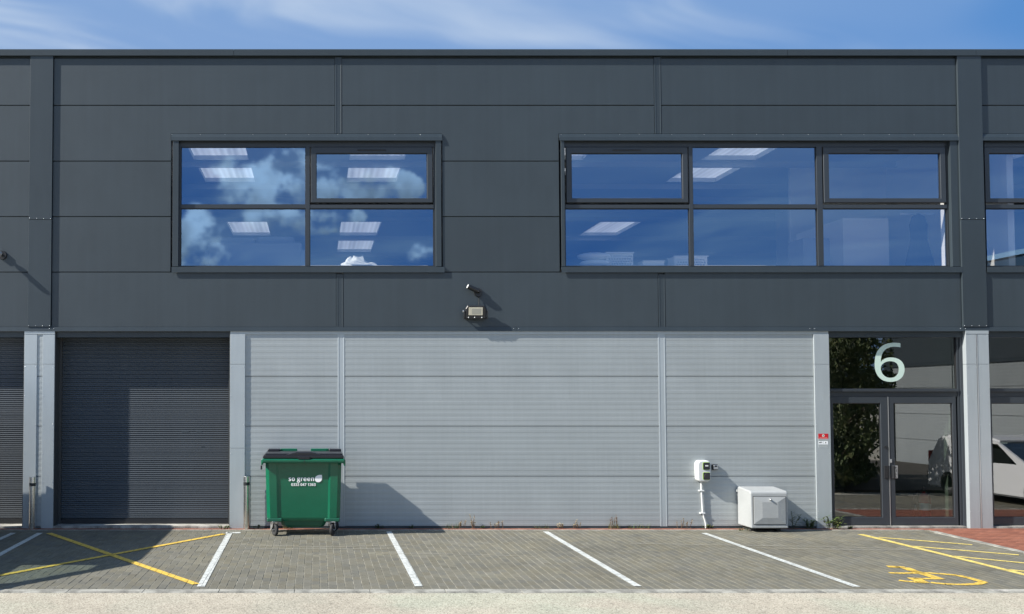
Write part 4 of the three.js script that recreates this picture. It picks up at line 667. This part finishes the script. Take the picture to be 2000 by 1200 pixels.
// ================================================================ seen through the glass
{
  const ledgeY = YY(522.5, -.85);
  for (const [x0, x1, lab] of [[w1.x0 + .2, w1.x1 - .2, 'pale worktop inside the two-column upstairs window'], [w2.x0 + .2, w2.x0 + 4.2, 'pale worktop inside the three-column upstairs window']]) { const o = thing('worktop', lab, 'worktop', [(x0 + x1) / 2, yFl, -.95]), w = (x1 - x0) / 2, h = ledgeY - yFl; part('top', rbox(-w, w, h - .04, h, -.42, .38, .006, 1), M.white, o); for (const s of [-1, 1]) for (const t of [-1, 1]) part('leg', box(s * (w - .06) - .03, s * (w - .06) + .03, 0, h - .04, t * .33 - .03, t * .33 + .03), M.zinc, o); }
  const on = (px, z) => W(px, 500, z).x, cl = mat(.82, .84, .8, .9, { bumpMap: tCloth, bumpScale: .002 }), fab = mat(.30, .36, .42, .9, { bumpMap: tCloth, bumpScale: .002 });
  { const o = thing('crumpled_cloth', 'crumpled white cloth lying behind the lower right pane of the two-column window', 'cloth', [on(700, -.7), ledgeY, -.7]); const g = new THREE.SphereGeometry(1, 40, 24), p = g.attributes.position; for (let i = 0; i < p.count; i++) { const x = p.getX(i), y = p.getY(i), z = p.getZ(i), n = fbm3(x * 2.2 + 9, y * 2.2, z * 2.2, 4) + .35 * Math.abs(fbm3(x * 5, y * 5 + 4, z * 5, 3) - .5); p.setXYZ(i, x * .26 * (.7 + n * .6) + (x > 0 ? .06 : -.03), Math.max(0, (y + .1) * .12 * (.3 + 1.5 * fbm3(x * 4 + 2, y * 3, z * 4 + 7, 4, .6)) * (x > .1 ? .55 : 1.25)), z * .16 * (.7 + n * .6)); } g.computeVertexNormals(); part('folds', g, cl, o); }
  { const o = thing('sofa', 'grey sofa seen from behind through the lower left pane of the two-column window', 'sofa', [on(498, -1.9), yFl, -1.9]), h = YY(475, -1.9) - yFl; part('back', rbox(-.95, .95, .12, h, -.12, .12, .06, 3), fab, o); part('back_cushion', rbox(-.8, -.02, h - .25, h + .14, -.34, -.1, .08, 3), fab, o); part('back_cushion', rbox(.02, .8, h - .25, h + .16, -.34, -.1, .08, 3), fab, o); part('arm', rbox(.85, 1.02, .12, h - .15, -.9, .1, .05, 3), fab, o); part('arm', rbox(-1.02, -.85, .12, h - .15, -.9, .1, .05, 3), fab, o); part('seat', rbox(-.9, .9, .12, .45, -.9, -.1, .05, 2), fab, o); for (const x of [-.9, .9]) for (const z of [-.8, .05]) part('leg', cyl(.03, .025, .12, 8).translate(x, .06, z), M.black, o); }
  const basket = (px, z, w, d, h, label) => { const o = thing('laundry_basket', label, 'basket', [on(px, z), ledgeY, z]); const t = .012, holes = []; const nx = Math.round(w / .05), ny = Math.round(h / .05) - 1; for (let i = 0; i < nx - 1; i++) for (let j = 0; j < ny; j++) { const hx = -w / 2 + .05 + i * .05 + (j % 2) * .02, hy = .04 + j * .048; holes.push(rect(hx - .015, hx + .015, hy - .013, hy + .013).reverse()); } for (const s of [-1, 1]) part('side', panel(rect(-w / 2, w / 2, 0, h), s * d / 2 + (s > 0 ? 0 : t), t, 0, holes), M.white, o); for (const s of [-1, 1]) part('end', box(s * w / 2 - t / 2, s * w / 2 + t / 2, 0, h, -d / 2 + t, d / 2 - t), M.white, o); part('base', box(-w / 2, w / 2, 0, .01, -d / 2 + t, d / 2 - t), M.white, o); part('rim', [rbox(-w / 2 - .02, w / 2 + .02, h - .012, h + .014, d / 2 - .012, d / 2 + .02, .006), rbox(-w / 2 - .02, w / 2 + .02, h - .012, h + .014, -d / 2 - .02, -d / 2 + .012, .006)], M.white, o); };
  basket(1205, -.85, .5, .36, .25, 'white perforated laundry basket behind the three-column window, next to the cushion'); basket(1343, -.95, .62, .34, .2, 'wide white basket behind the post between two panes of the three-column window');
  { const o = thing('cushion', 'pale plump cushion lying beside the perforated basket', 'cushion', [on(1160, -.8), ledgeY, -.8]); const g = new THREE.SphereGeometry(1, 24, 16).scale(.34, .075, .2).translate(.02, .2, 0), g2 = new THREE.SphereGeometry(1, 24, 16).scale(.3, .07, .2).translate(.03, .068, 0); part('pillow', g, cl, o); part('pillow', g2, cl, o); }
  { const o = thing('storage_carton', 'plain pale carton on the worktop between two white baskets', 'box', [on(1272, -.8), ledgeY, -.8]); part('carton', rbox(-.2, .2, 0, .1, -.14, .14, .005, 1), M.interior, o); part('lid', rbox(-.21, .21, .085, .105, -.15, .15, .005, 1), M.interior, o); }
  { const x = W(1583, 500, -2.2).x, o = thing('filing_cabinet', 'grey filing cabinet in the room behind the middle column of panes', 'cabinet', [x, yFl, -2.2]), h = YY(470, -2.2) - yFl, gm = mat(.34, .35, .37, .5); part('carcass', rbox(-.3, .3, 0, h, -.3, .3, .01, 1), gm, o); for (let k = 0; k < 3; k++) { const y = .06 + k * (h - .1) / 3, d = part('drawer', rbox(-.28, .28, y, y + (h - .1) / 3 - .02, .295, .315, .006, 1), gm, o); part('handle', rbox(-.06, .06, y + .14, y + .16, .312, .335, .005, 1), M.zinc, d); } }
  { const x = W(1795, 470, -.9).x, z = -.9, o = thing('hanging_coat', 'long dark coat hanging behind the lower right pane beside the pilaster', 'coat', [x, YY(525, z), z]), h = YY(418, z) - YY(525, z), prof = [[.0, .0], [.26, .0], [.22, .25], [.15, .55], [.17, .8], [.12, .95], [.03, 1]]; const g = new THREE.LatheGeometry(prof.map(p => new THREE.Vector2(p[0], p[1] * h)), 28), p = g.attributes.position; for (let i = 0; i < p.count; i++) { const a = Math.atan2(p.getZ(i), p.getX(i)), k = 1 + .13 * Math.sin(a * 7) * (1 - p.getY(i) / h); p.setXYZ(i, p.getX(i) * k, p.getY(i), p.getZ(i) * k * .45); } g.computeVertexNormals(); part('cloth', g, mat(.02, .022, .03, .9), o); part('hook_rail', rbox(-.35, .3, h * .98, h * 1.02, -.03, .01, .006), M.zinc, o); part('stand', cyl(.02, .02, h + (YY(525, z) - yFl), 10).translate(-.02, (h - (YY(525, z) - yFl)) / 2, -.02), M.zinc, o); part('stand_base', cyl(.22, .25, .03, 20).translate(-.02, -(YY(525, z) - yFl) + .015, -.02), M.zinc, o); }
  const ext = (px, z, h, r, c, label) => { const o = thing('fire_extinguisher', label, 'extinguisher', [(px - CX) / FOC * (DIST - z), .028, z]); part('cylinder', new THREE.LatheGeometry([[0, 0], [r, 0], [r, h * .78], [r * .8, h * .86], [r * .3, h * .92], [r * .3, h], [0, h]].map(p => new THREE.Vector2(...p)), 20), c, o); part('valve', [rbox(-.05, .06, h, h + .03, -.015, .015, .006), rbox(-.02, .02, h - .03, h + .08, -.02, .02, .006)], M.black, o); part('hose', tube([[.03, h, .02], [-r - .05, h * .95, .04], [-r - .07, h * .5, .05], [-r - .05, h * .2, .05]], .014, 6), M.black, o); part('label_band', cyl(r + .001, r + .001, h * .25, 20).translate(0, h * .45, 0), M.white, o); };
  ext(1800, -.95, .55, .085, M.red, 'red fire extinguisher with the tallest valve inside the glass entrance door'); ext(1817, -1.1, .5, .09, M.red, 'second red fire extinguisher standing at the lobby wall side inside the entrance door'); ext(1787, -1.2, .45, .06, M.black, 'black fire extinguisher standing left of the red ones inside the entrance door');
}

// ================================================================ outside the frame: what casts the shade on the left and what the glass mirrors
function wheel(parent, x, z, r, w) { const c = new THREE.Group(); c.name = 'wheel'; c.position.set(x, r, z); parent.add(c); part('tyre', new THREE.TorusGeometry(r - .09, .09, 12, 32).scale(1, 1, w / .18).rotateY(Math.PI / 2), M.rubber, c); part('rim', cyl(r - .12, r - .12, w * .8, 24).rotateZ(Math.PI / 2), M.zinc, c); }
function vehicle(name, label, cat, pos, turn, o) { // side profile runs along z (front at +z), body spans x from -w to w
  const v = thing(name, label, cat, pos, turn), { w, outline, windows, screen, rear, wheels, r } = o;
  const sidePts = outline.map(p => [p[0], p[1]]);
  for (const s of [-1, 1]) { const g = new THREE.ExtrudeGeometry(shapeOf(sidePts, windows.map(h => h.slice().reverse())), { depth: .05, bevelEnabled: false }); g.applyMatrix4(new THREE.Matrix4().set(0, 0, 1, 0, 0, 1, 0, 0, 1, 0, 0, 0, 0, 0, 0, 1)); g.translate(s > 0 ? w - .05 : -w, 0, 0); part('side_panel', flip(g), M.vanWhite, v);
    for (const h of windows) { const wg = new THREE.ExtrudeGeometry(shapeOf(h), { depth: .006, bevelEnabled: false }); wg.applyMatrix4(new THREE.Matrix4().set(0, 0, 1, 0, 0, 1, 0, 0, 1, 0, 0, 0, 0, 0, 0, 1)); wg.translate(s * (w - .03), 0, 0); part('side_window', flip(wg), M.carGlass, v);
      part('door_seam', extr('z', [[s * (w + .002) - .003, .45], [s * (w + .002) + .003, .45], [s * (w + .002) + .003, 1.0], [s * (w + .002) - .003, 1.0]], Math.min(...h.map(p => p[0])) - .12, Math.min(...h.map(p => p[0])) - .11), M.black, v);
      part('door_handle', rbox(s * w - .03, s * w + .03, h[0][1] - .16, h[0][1] - .12, Math.min(...h.map(p => p[0])) - .04, Math.min(...h.map(p => p[0])) + .14, .012), M.black, v); } }
  for (let i = 0; i < outline.length; i++) { const a = outline[i], b = outline[(i + 1) % outline.length]; if (i === screen || i === rear) continue; const n = Math.hypot(b[0] - a[0], b[1] - a[1]), nx = (b[1] - a[1]) / n * .04, ny = -(b[0] - a[0]) / n * .04; const g = extr('x', [[a[1], a[0]], [b[1], b[0]], [b[1] - ny, b[0] - nx], [a[1] - ny, a[0] - nx]], -w + .051, w - .051); part('body_skin', g, M.vanWhite, v); }
  for (const k of [screen, rear]) if (k >= 0) { const a = outline[k], b = outline[(k + 1) % outline.length]; part('windscreen', extr('x', [[a[1], a[0]], [b[1], b[0]], [b[1] - .002, b[0] - .005], [a[1] - .002, a[0] - .005]], -w + .051, w - .051), M.carGlass, v); }
  if (o.cabin) part('cabin_trim', rbox(-w + .16, w - .16, .4, 1.25, .8, 2.6, .1), M.black, v);
  for (const z of wheels) for (const s of [-1, 1]) wheel(v, s * (w - .08), z, r, .2);
  part('bumper', [rbox(-w + .02, w - .02, .3, .55, outline[0][0] - .06, outline[0][0] + .02, .03), rbox(-w + .02, w - .02, .3, .55, o.front - .02, o.front + .06, .03)], M.black, v);
  for (const s of [-1, 1]) { part('headlight', rbox(s * (w - .3) - .14, s * (w - .3) + .14, .68, .85, o.front - .04, o.front + .02, .03), M.zinc, v); part('tail_light', rbox(s * (w - .1) - .07, s * (w - .1) + .07, .75, 1.05, outline[0][0] - .015, outline[0][0] + .03, .015), M.red, v); }
  return v;
}
vehicle('parked_van', 'tall white panel van parked beyond the left shutter, casting the shade', 'van', [-6.72, 0, .60], 0, { w: 1.0, front: 6.05, r: .34, wheels: [1.0, 4.95], screen: 4, rear: -1, outline: [[0, .3], [0, 2.2], [.12, 2.4], [3.45, 2.42], [3.95, 2.36], [5.15, 1.52], [5.85, 1.28], [6.05, .95], [6.05, .3]], windows: [[[3.5, 1.2], [4.98, 1.2], [4.88, 1.48], [4.15, 2.02], [3.55, 2.08]]] });
vehicle('parked_car', 'white car parked nose-in by the far door, mirrored in the door glass', 'car', [16.0, 0, 6.1], Math.PI, { w: .9, front: 4.4, r: .31, wheels: [.75, 3.45], screen: 5, rear: 1, outline: [[0, .22], [.05, .8], [.45, 1.36], [.7, 1.42], [2.1, 1.43], [2.45, 1.36], [3.25, .93], [4.2, .8], [4.4, .6], [4.4, .22]], cabin: true, windows: [[[1.3, .88], [3.0, .9], [2.45, 1.31], [1.4, 1.36]]] });
// wing of the estate closing the yard on the right
{
  const o = thing('neighbouring_unit', 'grey industrial unit closing the yard beyond the red brick corner', 'building', [21, 0, 0]), z0 = 6.5, z1 = 17.4;
  const ys = [.0, .9, 1.8, 2.7, 3.45], yu = [3.55, 4.5, 5.5, 6.6];
  part('core', box(.06, 9, 0, 6.55, z0 + .05, z1 - .05), M.silverTrim, o);
  for (let c = 0; c < 3; c++) { const a = z0 + c * (z1 - z0) / 3, b = z0 + (c + 1) * (z1 - z0) / 3; for (let r = 0; r + 1 < ys.length; r++) { const g = ribbed(a + .03, b - .03, ys[r] + .006, ys[r + 1] - .006, 0); g.rotateY(-Math.PI / 2); part('ribbed_panel', g, M.silver[r % 3], o); } for (let r = 0; r + 1 < yu.length; r++) part('cladding_panel', box(-.02, .05, yu[r] + .006, yu[r + 1] - .006, a + .01, b - .01), M.dark[r % 3], o); }
  for (const z of [z0, z1 - .4]) part('pilaster', box(-.06, .1, 0, 6.6, z, z + .4), M.darkTrim, o);
  part('drip_flashing', box(-.05, .05, 3.45, 3.55, z0, z1), M.darkTrim, o); part('parapet_cap', box(-.1, 9.1, 6.6, 6.75, z0 - .1, z1 + .1), M.silverTrim, o);
}
function tree(name, label, x, z, h, r, n, group) {
  const o = thing(name, label, 'tree', [x, 0, z], 0, group), tr = [tube([[0, -.1, 0], [.05, h * .3, .03], [-.04, h * .6, 0], [.05, h * .92, .05]], .07, 8, 12)]; for (let i = 0; i < 9; i++) { const a = i * 2.4, y = h * (.22 + .06 * i), l = r * (1 - i * .06); tr.push(tube([[0, y, 0], [Math.cos(a) * l * .5, y + l * .35, Math.sin(a) * l * .5], [Math.cos(a) * l, y + l * .75, Math.sin(a) * l]], .022, 5, 6)); } part('trunk', tr, M.bark, o);
  const lv = [[], []]; for (let i = 0; i < n; i++) { const t = Math.pow(rnd(), .8), a = rnd() * 6.283, y = h * (.1 + .9 * t), rad = r * (.55 + .6 * Math.sin(Math.PI * clamp(t * .85 + .12))) * Math.sqrt(rnd()); if (fbm3(Math.cos(a) * rad * 1.4 + 9, y * 1.4, Math.sin(a) * rad * 1.4 + 4, 2) < .44 + .1 * t) continue; const s = rr(.05, .11), v = new THREE.Vector3(Math.cos(a) * rad, y, Math.sin(a) * rad), q = new THREE.Quaternion().setFromEuler(new THREE.Euler(rr(0, 6), rr(0, 6), rr(0, 6))); const P4 = [[-s * .5, 0, 0], [0, -s, 0], [s * .5, 0, 0], [0, s, 0]].map(p => new THREE.Vector3(...p).applyQuaternion(q).add(v)); lv[rnd() < .65 ? 0 : 1].push(P4); }
  lv.forEach((L, k) => { const a = []; for (const p of L) for (const i of [0, 1, 2, 0, 2, 3]) a.push(p[i].x, p[i].y, p[i].z); const g = new THREE.BufferGeometry(); g.setAttribute('position', new THREE.Float32BufferAttribute(a, 3)); g.computeVertexNormals(); part('crown', g, k ? M.treeLeaf2 : M.treeLeaf, o); });
}
struct('planting_bed', box(12.2, 20.9, -.05, .07, 6.05, 16.8), M.soil);
tree('birch_tree', 'slim leafy tree at the kerb end of the planting bed', 13.0, 7.1, 5.5, 1.15, 15000, 'trees in the planting bed'); tree('birch_tree', 'slim leafy tree second from the kerb in the planting bed', 13.9, 8.3, 5.8, 1.15, 15000, 'trees in the planting bed'); tree('birch_tree', 'slim leafy tree deepest inside the planting bed', 15.3, 10.2, 6.0, 1.2, 14000, 'trees in the planting bed');
tree('laurel_shrub', 'low dark shrub at the kerb below the first slim tree', 12.9, 6.6, 1.5, .8, 5000, 'shrubs in the planting bed'); tree('laurel_shrub', 'low dark shrub between the first and second slim tree', 13.7, 7.4, 1.7, .8, 5000, 'shrubs in the planting bed'); tree('laurel_shrub', 'low dark shrub before the deepest slim tree', 14.7, 8.9, 1.6, .9, 5000, 'shrubs in the planting bed');

// ---------------------------------------------------------------- render
const renderer = new THREE.WebGLRenderer({ antialias: true });
renderer.setSize(1024, 614); renderer.toneMapping = THREE.LinearToneMapping; renderer.toneMappingExposure = EXPOSURE; renderer.shadowMap.enabled = true;
renderer.render(scene, camera);
